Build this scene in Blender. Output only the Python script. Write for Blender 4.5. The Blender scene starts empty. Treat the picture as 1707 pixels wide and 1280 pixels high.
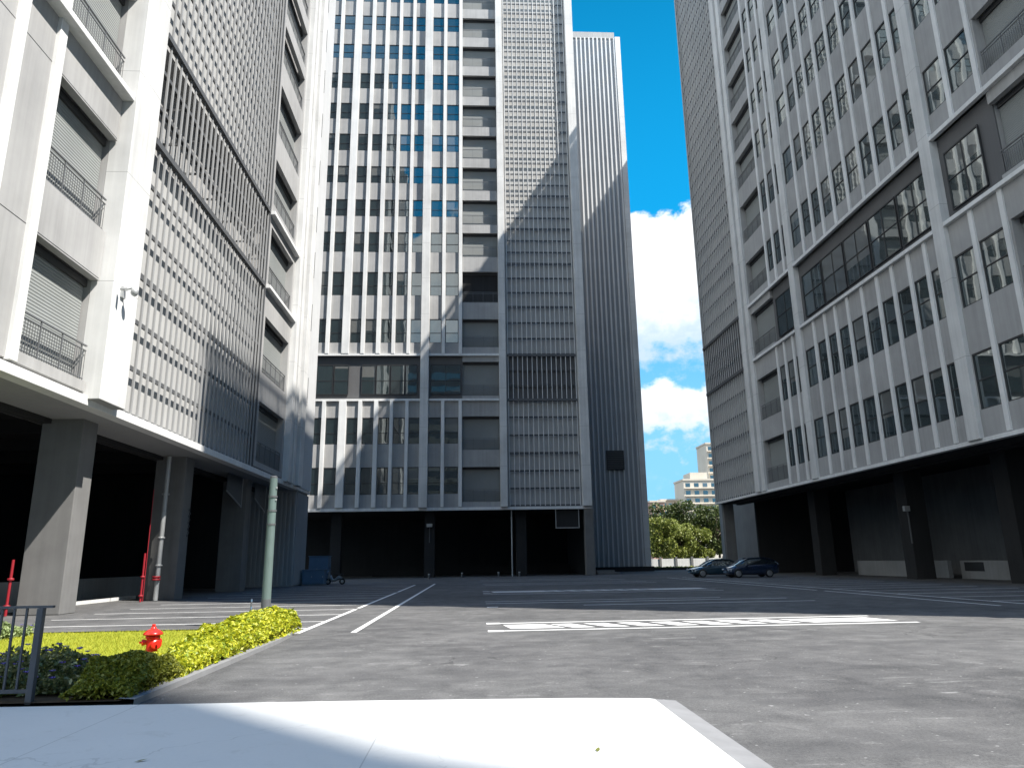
import bpy, math, random
import numpy as np
from mathutils import Matrix, Vector
random.seed(7); rng = np.random.default_rng(7)
R = math.radians
scn = bpy.context.scene; COL = scn.collection

# ------------------------------------------------------------------ camera
FPX, PITCH, ROLL, YAW, EYE = 1191.8, 0.24198, -0.015916, -0.0569, 1.6
def cam_matrix():
    c, s = math.cos(YAW), math.sin(YAW)
    A = np.array([[c, s, 0], [-s, c, 0], [0, 0, 1]])
    c, s = math.cos(PITCH), math.sin(PITCH)
    B = np.array([[1, 0, 0], [0, s, -c], [0, c, s]])
    c, s = math.cos(ROLL), math.sin(ROLL)
    C = np.array([[c, -s, 0], [s, c, 0], [0, 0, 1]])
    return C @ B @ A
_m = cam_matrix()
cd = bpy.data.cameras.new('camera'); cam = bpy.data.objects.new('camera', cd); COL.objects.link(cam)
cd.sensor_width = 36; cd.sensor_fit = 'HORIZONTAL'; cd.lens = 36 * FPX / 1707
cd.clip_start = 0.1; cd.clip_end = 6000
rot = Matrix([[_m[0][i], -_m[1][i], -_m[2][i]] for i in range(3)])
cam.matrix_world = Matrix.Translation((0, 0, EYE)) @ rot.to_4x4()
scn.camera = cam

# ------------------------------------------------------------------ light, sky, exposure
SUN = Vector((0.848, -0.53, 1.323)).normalized()
EL = math.asin(SUN.z); AZ = math.atan2(SUN.x, SUN.y)
sl = bpy.data.lights.new('sun', 'SUN'); sl.energy = 5.0; sl.angle = R(0.53); sl.color = (1, 0.955, 0.89)
so = bpy.data.objects.new('sun', sl); COL.objects.link(so); so.location = (60, -40, 100)
so.rotation_euler = SUN.to_track_quat('Z', 'Y').to_euler()
scn.view_settings.view_transform = 'Standard'; scn.view_settings.look = 'None'
scn.view_settings.exposure = 1.08; scn.view_settings.gamma = 1; scn.view_settings.use_curve_mapping = False

class NT:
    """small helper around a node tree"""
    def __init__(s, tree): s.t = tree
    def n(s, typ, ins=None, **kw):
        nd = s.t.nodes.new(typ)
        for k, v in kw.items(): setattr(nd, k, v)
        for k, v in (ins or {}).items():
            sock = nd.inputs[k]
            if isinstance(v, bpy.types.NodeSocket): s.t.links.new(v, sock)
            else: sock.default_value = v
        return nd
    def m(s, op, a, b=0.0, c=0.0, clamp=False):
        nd = s.n('ShaderNodeMath', {0: a, 1: b, 2: c}, operation=op); nd.use_clamp = clamp
        return nd.outputs[0]
    def sstep(s, x, lo, hi):
        return s.n('ShaderNodeMapRange', {'Value': x, 'From Min': lo, 'From Max': hi}, interpolation_type='SMOOTHSTEP').outputs[0]
    def mix(s, f, a, b):
        return s.n('ShaderNodeMixRGB', {0: f, 1: a, 2: b}).outputs[0]
    def noise(s, vec, scale, detail=4, rough=0.55, dist=0.0):
        nd = s.n('ShaderNodeTexNoise', {'Scale': scale, 'Detail': detail, 'Roughness': rough, 'Distortion': dist})
        if vec is not None: s.t.links.new(vec, nd.inputs['Vector'])
        return nd.outputs['Fac']

W = bpy.data.worlds.new('World'); scn.world = W; W.use_nodes = True
wt = NT(W.node_tree); W.node_tree.nodes.clear()
sky = wt.n('ShaderNodeTexSky', sky_type='NISHITA')
sky.sun_disc = False; sky.sun_elevation = EL; sky.sun_rotation = AZ
sky.ozone_density = 2.2; sky.air_density = 1.0; sky.dust_density = 0.4
hs = wt.n('ShaderNodeHueSaturation', {'Hue': 0.485, 'Saturation': 1.7, 'Value': 1.0, 'Color': sky.outputs[0]})
tc = wt.n('ShaderNodeTexCoord'); D = tc.outputs['Generated']
sep = wt.n('ShaderNodeSeparateXYZ', {0: D})
el = wt.m('MULTIPLY', wt.m('ARCSINE', sep.outputs[2]), 57.29578)
az = wt.m('MULTIPLY', wt.m('ARCTAN2', sep.outputs[0], sep.outputs[1]), 57.29578)
vec2 = wt.n('ShaderNodeCombineXYZ', {0: az, 1: wt.m('MULTIPLY', el, 1.3), 2: 3.1}).outputs[0]
def cloud(top, bot, soft_b, bump, seed):
    v = wt.n('ShaderNodeVectorMath', {0: vec2, 1: (seed, seed * 1.7, seed)}, operation='ADD').outputs[0]
    big = wt.noise(v, 0.19, 2, 0.5); fine = wt.noise(v, 0.55, 6, 0.6)
    vo = wt.n('ShaderNodeTexVoronoi', {'Vector': v, 'Scale': 0.42}, feature='SMOOTH_F1'); vo.inputs['Smoothness'].default_value = 0.35
    e = wt.m('ADD', el, wt.m('MULTIPLY', wt.m('SUBTRACT', 0.5, big), bump * 1.5))
    e = wt.m('ADD', e, wt.m('MULTIPLY', wt.m('SUBTRACT', vo.outputs['Distance'], 0.45), bump * 0.55))
    e = wt.m('ADD', e, wt.m('MULTIPLY', wt.m('SUBTRACT', 0.5, fine), bump * 1.0))
    up = wt.sstep(e, top + 0.45, top - 0.45)
    e2 = wt.m('ADD', el, wt.m('MULTIPLY', wt.m('SUBTRACT', 0.5, fine), 9.0))
    dn = wt.sstep(e2, bot - soft_b, bot + soft_b)
    return wt.m('MULTIPLY', up, dn), fine
c1, f1 = cloud(26.3, 15.6, 1.6, 3.2, 11.0)
c2, f2 = cloud(13.2, 9.4, 1.2, 2.6, 4.0)
c3 = wt.m('MULTIPLY', wt.sstep(wt.noise(vec2, 0.3, 6, 0.6), 0.5, 0.75), wt.sstep(el, 9.5, 4.0))
haze = wt.sstep(el, 66.0, 20.0); low = wt.sstep(el, 27.0, 6.0)
up_ = wt.n('ShaderNodeMixRGB', {0: wt.sstep(el, 42.0, 60.0), 1: hs.outputs[0], 2: wt.n('ShaderNodeVectorMath', {0: hs.outputs[0], 1: (1.4, 2.5, 3.2)}, operation='MULTIPLY').outputs[0]}).outputs[0]  # overhead sky multiplied brighter and bluer, extra fill for shaded surfaces
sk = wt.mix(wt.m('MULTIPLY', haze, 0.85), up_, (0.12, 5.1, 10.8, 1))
sk = wt.mix(wt.m('MULTIPLY', low, 0.95), sk, (3.2, 7.7, 11.6, 1))
lit1 = wt.sstep(wt.m('ADD', el, wt.m('MULTIPLY', wt.m('SUBTRACT', f1, 0.5), 9.0)), 15.5, 22.5)
col1 = wt.mix(lit1, (7.0, 8.8, 10.6, 1), (13.5, 13.6, 13.8, 1))
sk = wt.mix(c1, sk, col1)
lit2 = wt.sstep(wt.m('ADD', el, wt.m('MULTIPLY', wt.m('SUBTRACT', f2, 0.5), 7.0)), 8.5, 12.0)
sk = wt.mix(wt.m('MULTIPLY', c2, 0.96), sk, wt.mix(lit2, (8, 9.4, 10.8, 1), (12.4, 12.6, 12.9, 1)))
sk = wt.mix(wt.m('MULTIPLY', c3, 0.5), sk, (10, 10.8, 11.6, 1))
# unseen bright cloud bank added south-west behind the viewpoint, as fill for shaded facades
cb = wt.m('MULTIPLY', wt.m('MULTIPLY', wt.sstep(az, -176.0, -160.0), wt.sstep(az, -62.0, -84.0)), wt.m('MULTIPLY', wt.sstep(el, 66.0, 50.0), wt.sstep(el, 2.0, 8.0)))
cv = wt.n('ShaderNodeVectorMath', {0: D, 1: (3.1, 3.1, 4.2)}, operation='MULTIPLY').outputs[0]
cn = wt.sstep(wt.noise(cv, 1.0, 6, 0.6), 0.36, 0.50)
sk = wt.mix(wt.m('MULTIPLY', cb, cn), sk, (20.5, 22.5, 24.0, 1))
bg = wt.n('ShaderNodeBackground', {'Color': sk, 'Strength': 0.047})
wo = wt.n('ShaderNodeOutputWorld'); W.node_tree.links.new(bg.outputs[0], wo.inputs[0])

# ------------------------------------------------------------------ materials
def mat(name, col, rough=0.8, metal=0.0, spec=0.3):
    m = bpy.data.materials.new(name); m.use_nodes = True
    t = NT(m.node_tree); b = m.node_tree.nodes['Principled BSDF']
    b.inputs['Base Color'].default_value = (*col, 1); b.inputs['Roughness'].default_value = rough
    b.inputs['Metallic'].default_value = metal; b.inputs['Specular IOR Level'].default_value = spec
    return m, t, b
def objco(t): return t.n('ShaderNodeTexCoord').outputs['Object']
def geoco(t): return t.n('ShaderNodeNewGeometry').outputs['Position']
def plaster(name, col, var=0.10, streak=0.10, rough=0.75, joints=None, scale=0.35):
    m, t, b = mat(name, col, rough)
    p = geoco(t)
    big = t.noise(p, scale, 5, 0.6)
    st = t.noise(t.n('ShaderNodeVectorMath', {0: p, 1: (4.5, 4.5, 0.10)}, operation='MULTIPLY').outputs[0], 1.0, 4, 0.6)
    dark = tuple(c * (1 - var - streak) for c in col)
    f = t.m('ADD', t.m('MULTIPLY', big, 0.6), t.m('MULTIPLY', st, 0.4))
    f = t.n('ShaderNodeMapRange', {'Value': f, 'From Min': 0.35, 'From Max': 0.62}).outputs[0]
    c = t.mix(f, (*dark, 1), (*col, 1))
    if joints:
        s = t.n('ShaderNodeSeparateXYZ', {0: p})
        z = t.m('FRACT', t.m('DIVIDE', t.m('SUBTRACT', s.outputs[2], joints[0]), joints[1]))
        j = t.m('LESS_THAN', z, 0.022 / joints[1])
        c = t.mix(t.m('MULTIPLY', j, 0.75), c, (*(x * 0.35 for x in col), 1))
    m.node_tree.links.new(c, b.inputs['Base Color'])
    return m
def glass(name, tint=(0.014, 0.024, 0.026), refl=0.19, blinds=False):
    m, t, b = mat(name, tint, 0.35, 0, 0.2)
    oi = t.n('ShaderNodeObjectInfo')
    r = oi.outputs['Random']
    base = t.mix(t.m('GREATER_THAN', r, 0.95), (*tint, 1), (0.07, 0.075, 0.075, 1))
    if blinds:                                              # roller blinds pulled down to differing heights
        gz = t.n('ShaderNodeSeparateXYZ', {0: t.n('ShaderNodeTexCoord').outputs['Generated']}).outputs[2]
        hgt = t.m('MULTIPLY', t.m('GREATER_THAN', r, 0.62), t.m('ADD', 0.12, t.m('MULTIPLY', t.m('FRACT', t.m('MULTIPLY', r, 17.3)), 0.6)))
        base = t.mix(t.m('GREATER_THAN', gz, t.m('SUBTRACT', 1.0, hgt)), base, (0.13, 0.13, 0.122, 1))
    p = geoco(t)
    s = t.n('ShaderNodeSeparateXYZ', {0: p})
    m.node_tree.links.new(base, b.inputs['Base Color'])
    bump = t.n('ShaderNodeBump', {'Strength': 0.012, 'Distance': 0.3, 'Height': t.noise(p, 0.55, 2, 0.5)})
    gl = t.n('ShaderNodeBsdfGlossy', {'Color': (0.84, 0.92, 0.93, 1), 'Roughness': 0.015, 'Normal': bump.outputs[0]})
    lw = t.n('ShaderNodeLayerWeight', {'Blend': 0.28, 'Normal': bump.outputs[0]})
    f = t.m('ADD', t.m('MULTIPLY', lw.outputs['Fresnel'], 0.9), refl, clamp=True)
    mx = t.n('ShaderNodeMixShader', {0: f, 1: b.outputs[0], 2: gl.outputs[0]})
    m.node_tree.links.new(mx.outputs[0], m.node_tree.nodes['Material Output'].inputs[0])
    return m
def simple(name, col, rough=0.5, metal=0.0, spec=0.4, var=0.12, scale=3.0):
    m, t, b = mat(name, col, rough, metal, spec)
    f = t.noise(geoco(t), scale, 5, 0.6)
    c = t.mix(f, (*(x * (1 - var * 1.6) for x in col), 1), (*(min(1, x * (1 + var)) for x in col), 1))
    m.node_tree.links.new(c, b.inputs['Base Color'])
    m.node_tree.links.new(t.m('ADD', rough - 0.08, t.m('MULTIPLY', f, 0.16)), b.inputs['Roughness'])
    return m
def leafmat(name, cols, rough=0.55, trans=0.25):
    m, t, b = mat(name, cols[0], rough, 0, 0.35)
    g = t.n('ShaderNodeNewGeometry')
    cr = t.n('ShaderNodeValToRGB', {0: g.outputs['Random Per Island']})
    e = cr.color_ramp.elements
    for i, c in enumerate(cols):
        el_ = e[i] if i < 2 else e.new(1)
        el_.position = i / (len(cols) - 1); el_.color = (*c, 1)
    m.node_tree.links.new(cr.outputs[0], b.inputs['Base Color'])
    tr = t.n('ShaderNodeBsdfTranslucent', {'Color': cr.outputs[0]})
    mx = t.n('ShaderNodeMixShader', {0: trans, 1: b.outputs[0], 2: tr.outputs[0]})
    m.node_tree.links.new(mx.outputs[0], m.node_tree.nodes['Material Output'].inputs[0])
    return m

white = plaster('white_render', (0.66, 0.66, 0.645), 0.10, 0.16, joints=(7.15, 4.3))
finm = plaster('white_fin_paint', (0.74, 0.74, 0.725), 0.08, 0.14, 0.6)
gwall = plaster('gallery_render', (0.43, 0.43, 0.42), 0.06, 0.08)
panel = plaster('grey_panel', (0.385, 0.382, 0.375), 0.10, 0.15)
soffm = plaster('soffit_paint', (0.32, 0.32, 0.32), 0.08, 0.03)
frame = simple('dark_window_frame', (0.035, 0.036, 0.038), 0.45, 0, 0.4)
char = plaster('charcoal_cladding', (0.12, 0.12, 0.122), 0.1, 0.05, 0.6)
glas = glass('facade_glass'); glasb = glass('window_glass', blinds=True)
shut = None
def shutter_mat():
    m, t, b = mat('grey_roller_shutter', (0.36, 0.365, 0.36), 0.6)
    p = geoco(t); s = t.n('ShaderNodeSeparateXYZ', {0: p})
    wv = t.m('SINE', t.m('MULTIPLY', s.outputs[2], 2 * math.pi / 0.11))
    bp = t.n('ShaderNodeBump', {'Strength': 0.6, 'Distance': 0.012, 'Height': wv})
    m.node_tree.links.new(bp.outputs[0], b.inputs['Normal'])
    f = t.noise(p, 0.5, 4); m.node_tree.links.new(t.mix(f, (0.20, 0.212, 0.206, 1), (0.265, 0.277, 0.27, 1)), b.inputs['Base Color'])
    return m
shut = shutter_mat()
railm = simple('grey_railing_metal', (0.16, 0.165, 0.17), 0.45, 0.3)
slatm = simple('screen_slat_paint', (0.44, 0.442, 0.435), 0.5, 0.0, 0.4, 0.05)
slatd = simple('lattice_bar_paint', (0.30, 0.302, 0.30), 0.5, 0.0, 0.4, 0.05)
srail = simple('screen_rail_steel', (0.11, 0.113, 0.117), 0.5, 0.2)
rib = plaster('ribbed_sheet', (0.33, 0.34, 0.35), 0.06, 0.08, 0.55)
ribl = plaster('pale_rib', (0.62, 0.625, 0.625), 0.05, 0.06, 0.5)
conc = plaster('pillar_concrete', (0.17, 0.169, 0.166), 0.12, 0.1, 0.85, scale=0.9)
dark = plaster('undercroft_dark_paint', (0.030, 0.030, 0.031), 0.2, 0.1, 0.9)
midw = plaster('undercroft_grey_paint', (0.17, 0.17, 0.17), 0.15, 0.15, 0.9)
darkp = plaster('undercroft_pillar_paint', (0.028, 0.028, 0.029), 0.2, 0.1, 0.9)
lowm = plaster('low_wall_paint', (0.27, 0.27, 0.265), 0.12, 0.1, 0.85)
redp = simple('red_pipe_paint', (0.27, 0.014, 0.022), 0.45)
galv = simple('galvanised_pipe', (0.42, 0.43, 0.43), 0.4, 0.3)
bluem = simple('blue_cabinet_paint', (0.10, 0.17, 0.25), 0.5)

# ------------------------------------------------------------------ mesh helpers
def wloc(o):
    v = Vector((0, 0, 0))
    while o is not None: v = v + o.location; o = o.parent
    return v
class MB:
    def __init__(s): s.v = []; s.f = []; s.mi = []; s.cur = 0
    def box(s, a, b):
        x0, x1 = sorted((a[0], b[0])); y0, y1 = sorted((a[1], b[1])); z0, z1 = sorted((a[2], b[2]))
        n = len(s.v)
        s.v += [(x0, y0, z0), (x1, y0, z0), (x1, y1, z0), (x0, y1, z0), (x0, y0, z1), (x1, y0, z1), (x1, y1, z1), (x0, y1, z1)]
        for f in ((0, 3, 2, 1), (4, 5, 6, 7), (0, 1, 5, 4), (1, 2, 6, 5), (2, 3, 7, 6), (3, 0, 4, 7)):
            s.f.append(tuple(n + i for i in f)); s.mi.append(s.cur)
        return s
    def poly(s, pts):
        n = len(s.v); s.v += [tuple(p) for p in pts]; s.f.append(tuple(range(n, n + len(pts)))); s.mi.append(s.cur); return s
    def tube(s, pts, rad, seg=10, cap=True):
        """round tube through points; rad number or list"""
        P = [Vector(p) for p in pts]; rr = rad if hasattr(rad, '__len__') else [rad] * len(P)
        rings = []
        for i, p in enumerate(P):
            d = (P[min(i + 1, len(P) - 1)] - P[max(i - 1, 0)]).normalized()
            u = d.orthogonal().normalized() if abs(d.z) < 0.99 else Vector((1, 0, 0))
            if abs(d.z) < 0.99: u = d.cross(Vector((0, 0, 1))).normalized()
            w = d.cross(u)
            n = len(s.v); rings.append(n)
            for k in range(seg):
                a = 2 * math.pi * k / seg
                s.v.append(tuple(p + (u * math.cos(a) + w * math.sin(a)) * rr[i]))
        for a, b in zip(rings, rings[1:]):
            for k in range(seg):
                k2 = (k + 1) % seg
                s.f.append((a + k, a + k2, b + k2, b + k)); s.mi.append(s.cur)
        if cap:
            s.f.append(tuple(rings[0] + k for k in reversed(range(seg)))); s.mi.append(s.cur)
            s.f.append(tuple(rings[-1] + k for k in range(seg))); s.mi.append(s.cur)
        return s
    def lathe(s, prof, c, seg=24, axis='z'):
        """prof = list of (radius, height) about an axis through c"""
        rings = []
        for r_, h in prof:
            n = len(s.v); rings.append(n)
            for k in range(seg):
                a = 2 * math.pi * k / seg; x, y = r_ * math.cos(a), r_ * math.sin(a)
                q = (x, y, h) if axis == 'z' else ((h, x, y) if axis == 'x' else (y, h, x))
                s.v.append(tuple(c[i] + q[i] for i in range(3)))
        for a, b in zip(rings, rings[1:]):
            for k in range(seg):
                k2 = (k + 1) % seg
                s.f.append((a + k, a + k2, b + k2, b + k)); s.mi.append(s.cur)
        s.f.append(tuple(rings[0] + k for k in reversed(range(seg)))); s.mi.append(s.cur)
        s.f.append(tuple(rings[-1] + k for k in range(seg))); s.mi.append(s.cur)
        return s
    def mesh(s, name, mats, off=(0, 0, 0), smooth=False):
        me = bpy.data.meshes.new(name)
        me.from_pydata([(a - off[0], b - off[1], c - off[2]) for a, b, c in s.v], [], s.f)
        for m in (mats if isinstance(mats, (list, tuple)) else [mats]): me.materials.append(m)
        if any(s.mi): me.polygons.foreach_set('material_index', s.mi)
        if smooth: me.polygons.foreach_set('use_smooth', [True] * len(me.polygons))
        me.update(); return me
    def build(s, name, mats, parent=None, loc=None, smooth=False, bevel=0, sub=0):
        base = wloc(parent) if parent else Vector((0, 0, 0))
        o_l = Vector(loc) if loc is not None else base
        me = s.mesh(name, mats, o_l, smooth)
        o = bpy.data.objects.new(name, me); COL.objects.link(o)
        o.parent = parent; o.location = o_l - base if parent else o_l
        if bevel:
            bv = o.modifiers.new('bevel', 'BEVEL'); bv.width = bevel; bv.segments = 2; bv.limit_method = 'ANGLE'
        if sub:
            sb = o.modifiers.new('sub', 'SUBSURF'); sb.levels = sub; sb.render_levels = sub
        return o
def inst(name, me, parent, loc):
    o = bpy.data.objects.new(name, me); COL.objects.link(o)
    o.parent = parent; o.location = Vector(loc) - (wloc(parent) if parent else Vector((0, 0, 0)))
    return o
def tag(o, label=None, cat=None, group=None, kind=None):
    if label: o['label'] = label
    if cat: o['category'] = cat
    if group: o['group'] = group
    if kind: o['kind'] = kind
    return o
def thing(name, label, cat, loc=(0, 0, 0), group=None):
    o = bpy.data.objects.new(name, None); COL.objects.link(o); o.location = loc
    o.empty_display_size = 0.3
    return tag(o, label, cat, group)
def copy_tree(o, parent=None):
    c = o.copy(); COL.objects.link(c); c.parent = parent
    for ch in o.children: copy_tree(ch, c)
    return c

# ------------------------------------------------------------------ ground
def asphalt():
    m, t, b = mat('asphalt', (0.09, 0.09, 0.09), 0.85, 0, 0.25)
    p = geoco(t)
    a = t.noise(p, 0.16, 5, 0.6, 0.6); fine = t.m('ADD', t.m('MULTIPLY', t.noise(p, 30, 5, 0.8), 0.6), t.m('MULTIPLY', t.noise(p, 85, 2, 0.7), 0.4)); mid = t.noise(p, 1.7, 6, 0.68, 0.4)
    # long faint drag and tyre streaks swinging across the court
    rp = t.n('ShaderNodeMapping', {'Vector': p, 'Rotation': (0, 0, R(24)), 'Scale': (0.10, 1.5, 1)}).outputs[0]
    s1 = t.noise(rp, 1.2, 6, 0.65, 1.2)
    rp2 = t.n('ShaderNodeMapping', {'Vector': p, 'Rotation': (0, 0, R(-38)), 'Scale': (0.12, 1.9, 1)}).outputs[0]
    s2 = t.noise(rp2, 0.9, 5, 0.6, 1.5)
    patch = t.noise(p, 0.42, 3, 0.5, 1.0)
    v = t.m('ADD', t.m('MULTIPLY', a, 0.22), t.m('MULTIPLY', mid, 0.30))
    v = t.m('ADD', v, t.m('MULTIPLY', s1, 0.06)); v = t.m('ADD', v, t.m('MULTIPLY', s2, 0.06))
    v = t.m('ADD', v, t.m('MULTIPLY', patch, 0.16)); v = t.m('ADD', v, t.m('MULTIPLY', fine, 0.66)); v = t.m('SUBTRACT', v, 0.235)
    cr = t.n('ShaderNodeValToRGB', {0: v}); e = cr.color_ramp.elements
    e[0].position = 0.38; e[0].color = (0.042, 0.0425, 0.044, 1); e[1].position = 0.63; e[1].color = (0.158, 0.156, 0.153, 1)
    # pale scuffs and chips
    sc = t.sstep(t.noise(rp, 2.6, 8, 0.78, 1.6), 0.565, 0.66)
    ch = t.sstep(t.noise(p, 12, 2, 0.5), 0.69, 0.74)
    sc = t.m('MULTIPLY', sc, t.sstep(mid, 0.48, 0.58))
    c = t.mix(t.m('MULTIPLY', sc, 0.55), cr.outputs[0], (0.36, 0.355, 0.345, 1))
    c = t.mix(t.m('MULTIPLY', ch, 0.5), c, (0.40, 0.39, 0.38, 1))
    ty = None
    for cx, cy, sc_ in ((14.0, 6.0, 0.115), (-9.0, 24.0, 0.085), (3.0, 40.0, 0.10)):
        dv = t.n('ShaderNodeVectorMath', {0: t.n('ShaderNodeVectorMath', {0: p, 1: (cx, cy, 0)}, operation='SUBTRACT').outputs[0]}, operation='LENGTH').outputs['Value']
        dv = t.m('ADD', dv, t.m('MULTIPLY', a, 2.5))
        w_ = t.m('POWER', t.m('ABSOLUTE', t.m('SINE', t.m('MULTIPLY', dv, sc_ * 14))), 9.0)
        ty = w_ if ty is None else t.m('MAXIMUM', ty, w_)
    ty = t.m('MULTIPLY', ty, t.sstep(t.noise(p, 0.35, 4, 0.6), 0.46, 0.62))
    c = t.mix(t.m('MULTIPLY', ty, 0.38), c, (0.062, 0.062, 0.064, 1))
    ck = t.n('ShaderNodeTexVoronoi', {'Vector': t.n('ShaderNodeVectorMath', {0: p, 1: t.n('ShaderNodeTexNoise', {'Vector': p, 'Scale': 1.1, 'Detail': 4}).outputs['Color']}, operation='ADD').outputs[0], 'Scale': 0.22}, feature='DISTANCE_TO_EDGE')
    ckf = t.m('MULTIPLY', t.m('LESS_THAN', ck.outputs['Distance'], 0.0035), t.sstep(t.noise(p, 0.3, 2), 0.5, 0.6))
    c = t.mix(t.m('MULTIPLY', ckf, 0.6), c, (0.04, 0.04, 0.04, 1))
    dk = t.sstep(t.noise(p, 7, 3, 0.6), 0.67, 0.76)
    c = t.mix(t.m('MULTIPLY', dk, 0.45), c, (0.06, 0.06, 0.062, 1))
    m.node_tree.links.new(c, b.inputs['Base Color'])
    bp = t.n('ShaderNodeBump', {'Strength': 0.5, 'Distance': 0.012, 'Height': t.m('ADD', fine, t.m('MULTIPLY', mid, 0.5))})
    m.node_tree.links.new(bp.outputs[0], b.inputs['Normal'])
    return m
asph = asphalt()
g = MB(); g.poly([(-1500, -400, 0), (1500, -400, 0), (1500, 3000, 0), (-1500, 3000, 0)])
tag(g.build('asphalt_ground', asph), kind='structure')

def paintmat():
    m, t, b = mat('road_paint', (0.7, 0.7, 0.68), 0.7)
    p = geoco(t); w = t.sstep(t.noise(p, 9, 5, 0.7), 0.60, 0.74); d = t.noise(p, 0.8, 4, 0.6)
    c = t.mix(d, (0.58, 0.58, 0.565, 1), (0.76, 0.76, 0.74, 1))
    c = t.mix(t.m('MULTIPLY', w, 0.65), c, (0.16, 0.16, 0.158, 1))
    m.node_tree.links.new(c, b.inputs['Base Color']); return m
paint = paintmat()
mk = MB(); ZM = 0.004
def line(x0, y0, x1, y1, w=0.14):
    d = Vector((x1 - x0, y1 - y0)); n = Vector((-d.y, d.x)).normalized() * w / 2
    mk.poly([(x0 - n.x, y0 - n.y, ZM), (x1 - n.x, y1 - n.y, ZM), (x1 + n.x, y1 + n.y, ZM), (x0 + n.x, y0 + n.y, ZM)] if False else
            [(x0 + n.x, y0 + n.y, ZM), (x0 - n.x, y0 - n.y, ZM), (x1 - n.x, y1 - n.y, ZM), (x1 + n.x, y1 + n.y, ZM)])
for a_, b_ in ((18.1, 27.0), (27.6, 41.0), (41.7, 54.0)): line(-4.18, a_, -4.18, b_)
line(-2.84, 18.1, -2.84, 55.7)
ys = [19.55, 21.7, 24.45, 27.1, 29.8, 32.6, 35.4, 38.2, 41.0, 43.8, 46.6, 49.4, 52.2]
for y in ys: line(-4.27, y, -13.3, y, 0.12)
for a_, b_ in ((22.5, 34.0), (34.8, 62.0)): line(16.45, a_, 16.45, b_, 0.13)
line(17.75, 23.0, 17.75, 62.0, 0.13)
for y in (22.0, 24.7, 27.5, 30.4, 33.2, 36.0, 38.8, 41.6, 44.4, 47.2, 50.0, 52.8, 55.6): line(17.83, y, 25.3, y, 0.12)
def hatch(xa, xb, ya, yb, h0, h1):
    """double line with a bar and slanted blocks between"""
    line(xa, ya, xb + 0.12, ya, 0.17); line(xa, yb, xb, yb, 0.17)
    for yy in (ya, yb): mk.poly([(xa - .02, yy - .19, ZM + .0006), (xa + .34, yy - .19, ZM + .0006), (xa + .34, yy + .19, ZM + .0006), (xa - .02, yy + .19, ZM + .0006)])
    i0, i1 = ya + 0.5, yb - 0.5
    mk.poly([(xa + .55, i0, ZM), (h0, i0, ZM), (h0 - .45, i1, ZM), (xa + .40, i1, ZM)])
    x = h0 + 0.18
    while x + .55 < h1:
        mk.poly([(x, i0, ZM), (x + .55, i0, ZM), (x + .10, i1, ZM), (x - .45, i1, ZM)]); x += 0.86
    mk.poly([(x, i0, ZM), (xb - .1, i0, ZM), (xb - .35, i1, ZM), (x - .45, i1, ZM)])
hatch(0.37, 10.7, 17.7, 19.8, 2.25, 8.4)
hatch(0.5, 12.7, 28.0, 30.1, 14, 14) if False else None
line(0.5, 26.7, 0.9, 26.7, 0.3); line(0.5, 28.9, 12.4, 28.9, 0.16); line(0.5, 30.3, 10.2, 30.3, 0.14); line(4.0, 26.9, 12.6, 26.9, 0.14)
line(0.5, 36.8, 12.6, 36.8, 0.16); hatch(0.55, 12.6, 38.4, 40.4, 4.2, 9.6)
line(0.8, 50.4, 12.6, 50.4, 0.16); line(0.7, 53.4, 12.6, 53.4, 0.16); line(0.6, 60.0, 12.4, 60.0, 0.2); line(0.6, 64.0, 12.0, 64.0, 0.2)
tag(mk.build('parking_markings', paint), kind='structure')

def concm():
    m, t, b = mat('pavement_concrete', (0.62, 0.62, 0.6), 0.85)
    p = geoco(t); a = t.noise(p, 0.5, 5, 0.6); f = t.noise(p, 22, 5, 0.7); sp = t.sstep(t.noise(p, 9, 3, 0.6), 0.68, 0.75)
    st = t.noise(t.n('ShaderNodeMapping', {'Vector': p, 'Rotation': (0, 0, R(-30)), 'Scale': (0.7, 5, 1)}).outputs[0], 1.5, 6, 0.7, 0.8)
    c = t.mix(t.m('ADD', t.m('MULTIPLY', a, 0.6), t.m('MULTIPLY', f, 0.4)), (0.47, 0.47, 0.455, 1), (0.60, 0.60, 0.585, 1))
    c = t.mix(t.m('MULTIPLY', sp, 0.12), c, (0.3, 0.3, 0.28, 1)); c = t.mix(t.m('MULTIPLY', t.sstep(st, 0.62, 0.74), 0.22), c, (0.36, 0.36, 0.34, 1))
    wv = t.n('ShaderNodeVectorMath', {0: p, 1: t.n('ShaderNodeTexNoise', {'Vector': p, 'Scale': 1.6, 'Detail': 4}).outputs['Color']}, operation='ADD').outputs[0]
    ck = t.n('ShaderNodeTexVoronoi', {'Vector': wv, 'Scale': 0.33}, feature='DISTANCE_TO_EDGE').outputs['Distance']
    c = t.mix(t.m('MULTIPLY', t.m('MULTIPLY', t.m('LESS_THAN', ck, 0.003), t.sstep(a, 0.45, 0.55)), 0.26), c, (0.2, 0.2, 0.19, 1))
    sp_ = t.n('ShaderNodeSeparateXYZ', {0: p})
    jn = t.m('LESS_THAN', t.m('FRACT', t.m('DIVIDE', t.m('ADD', sp_.outputs[0], 30.9), 3.0)), 0.004)
    c = t.mix(t.m('MULTIPLY', jn, 0.5), c, (0.22, 0.22, 0.21, 1))
    st2 = t.sstep(t.noise(p, 2.3, 6, 0.7, 1.0), 0.56, 0.70)
    c = t.mix(t.m('MULTIPLY', st2, 0.26), c, (0.33, 0.32, 0.29, 1))
    m.node_tree.links.new(c, b.inputs['Base Color'])
    bp = t.n('ShaderNodeBump', {'Strength': 0.3, 'Distance': 0.006, 'Height': f}); m.node_tree.links.new(bp.outputs[0], b.inputs['Normal'])
    return m
pvm = concm()
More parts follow.
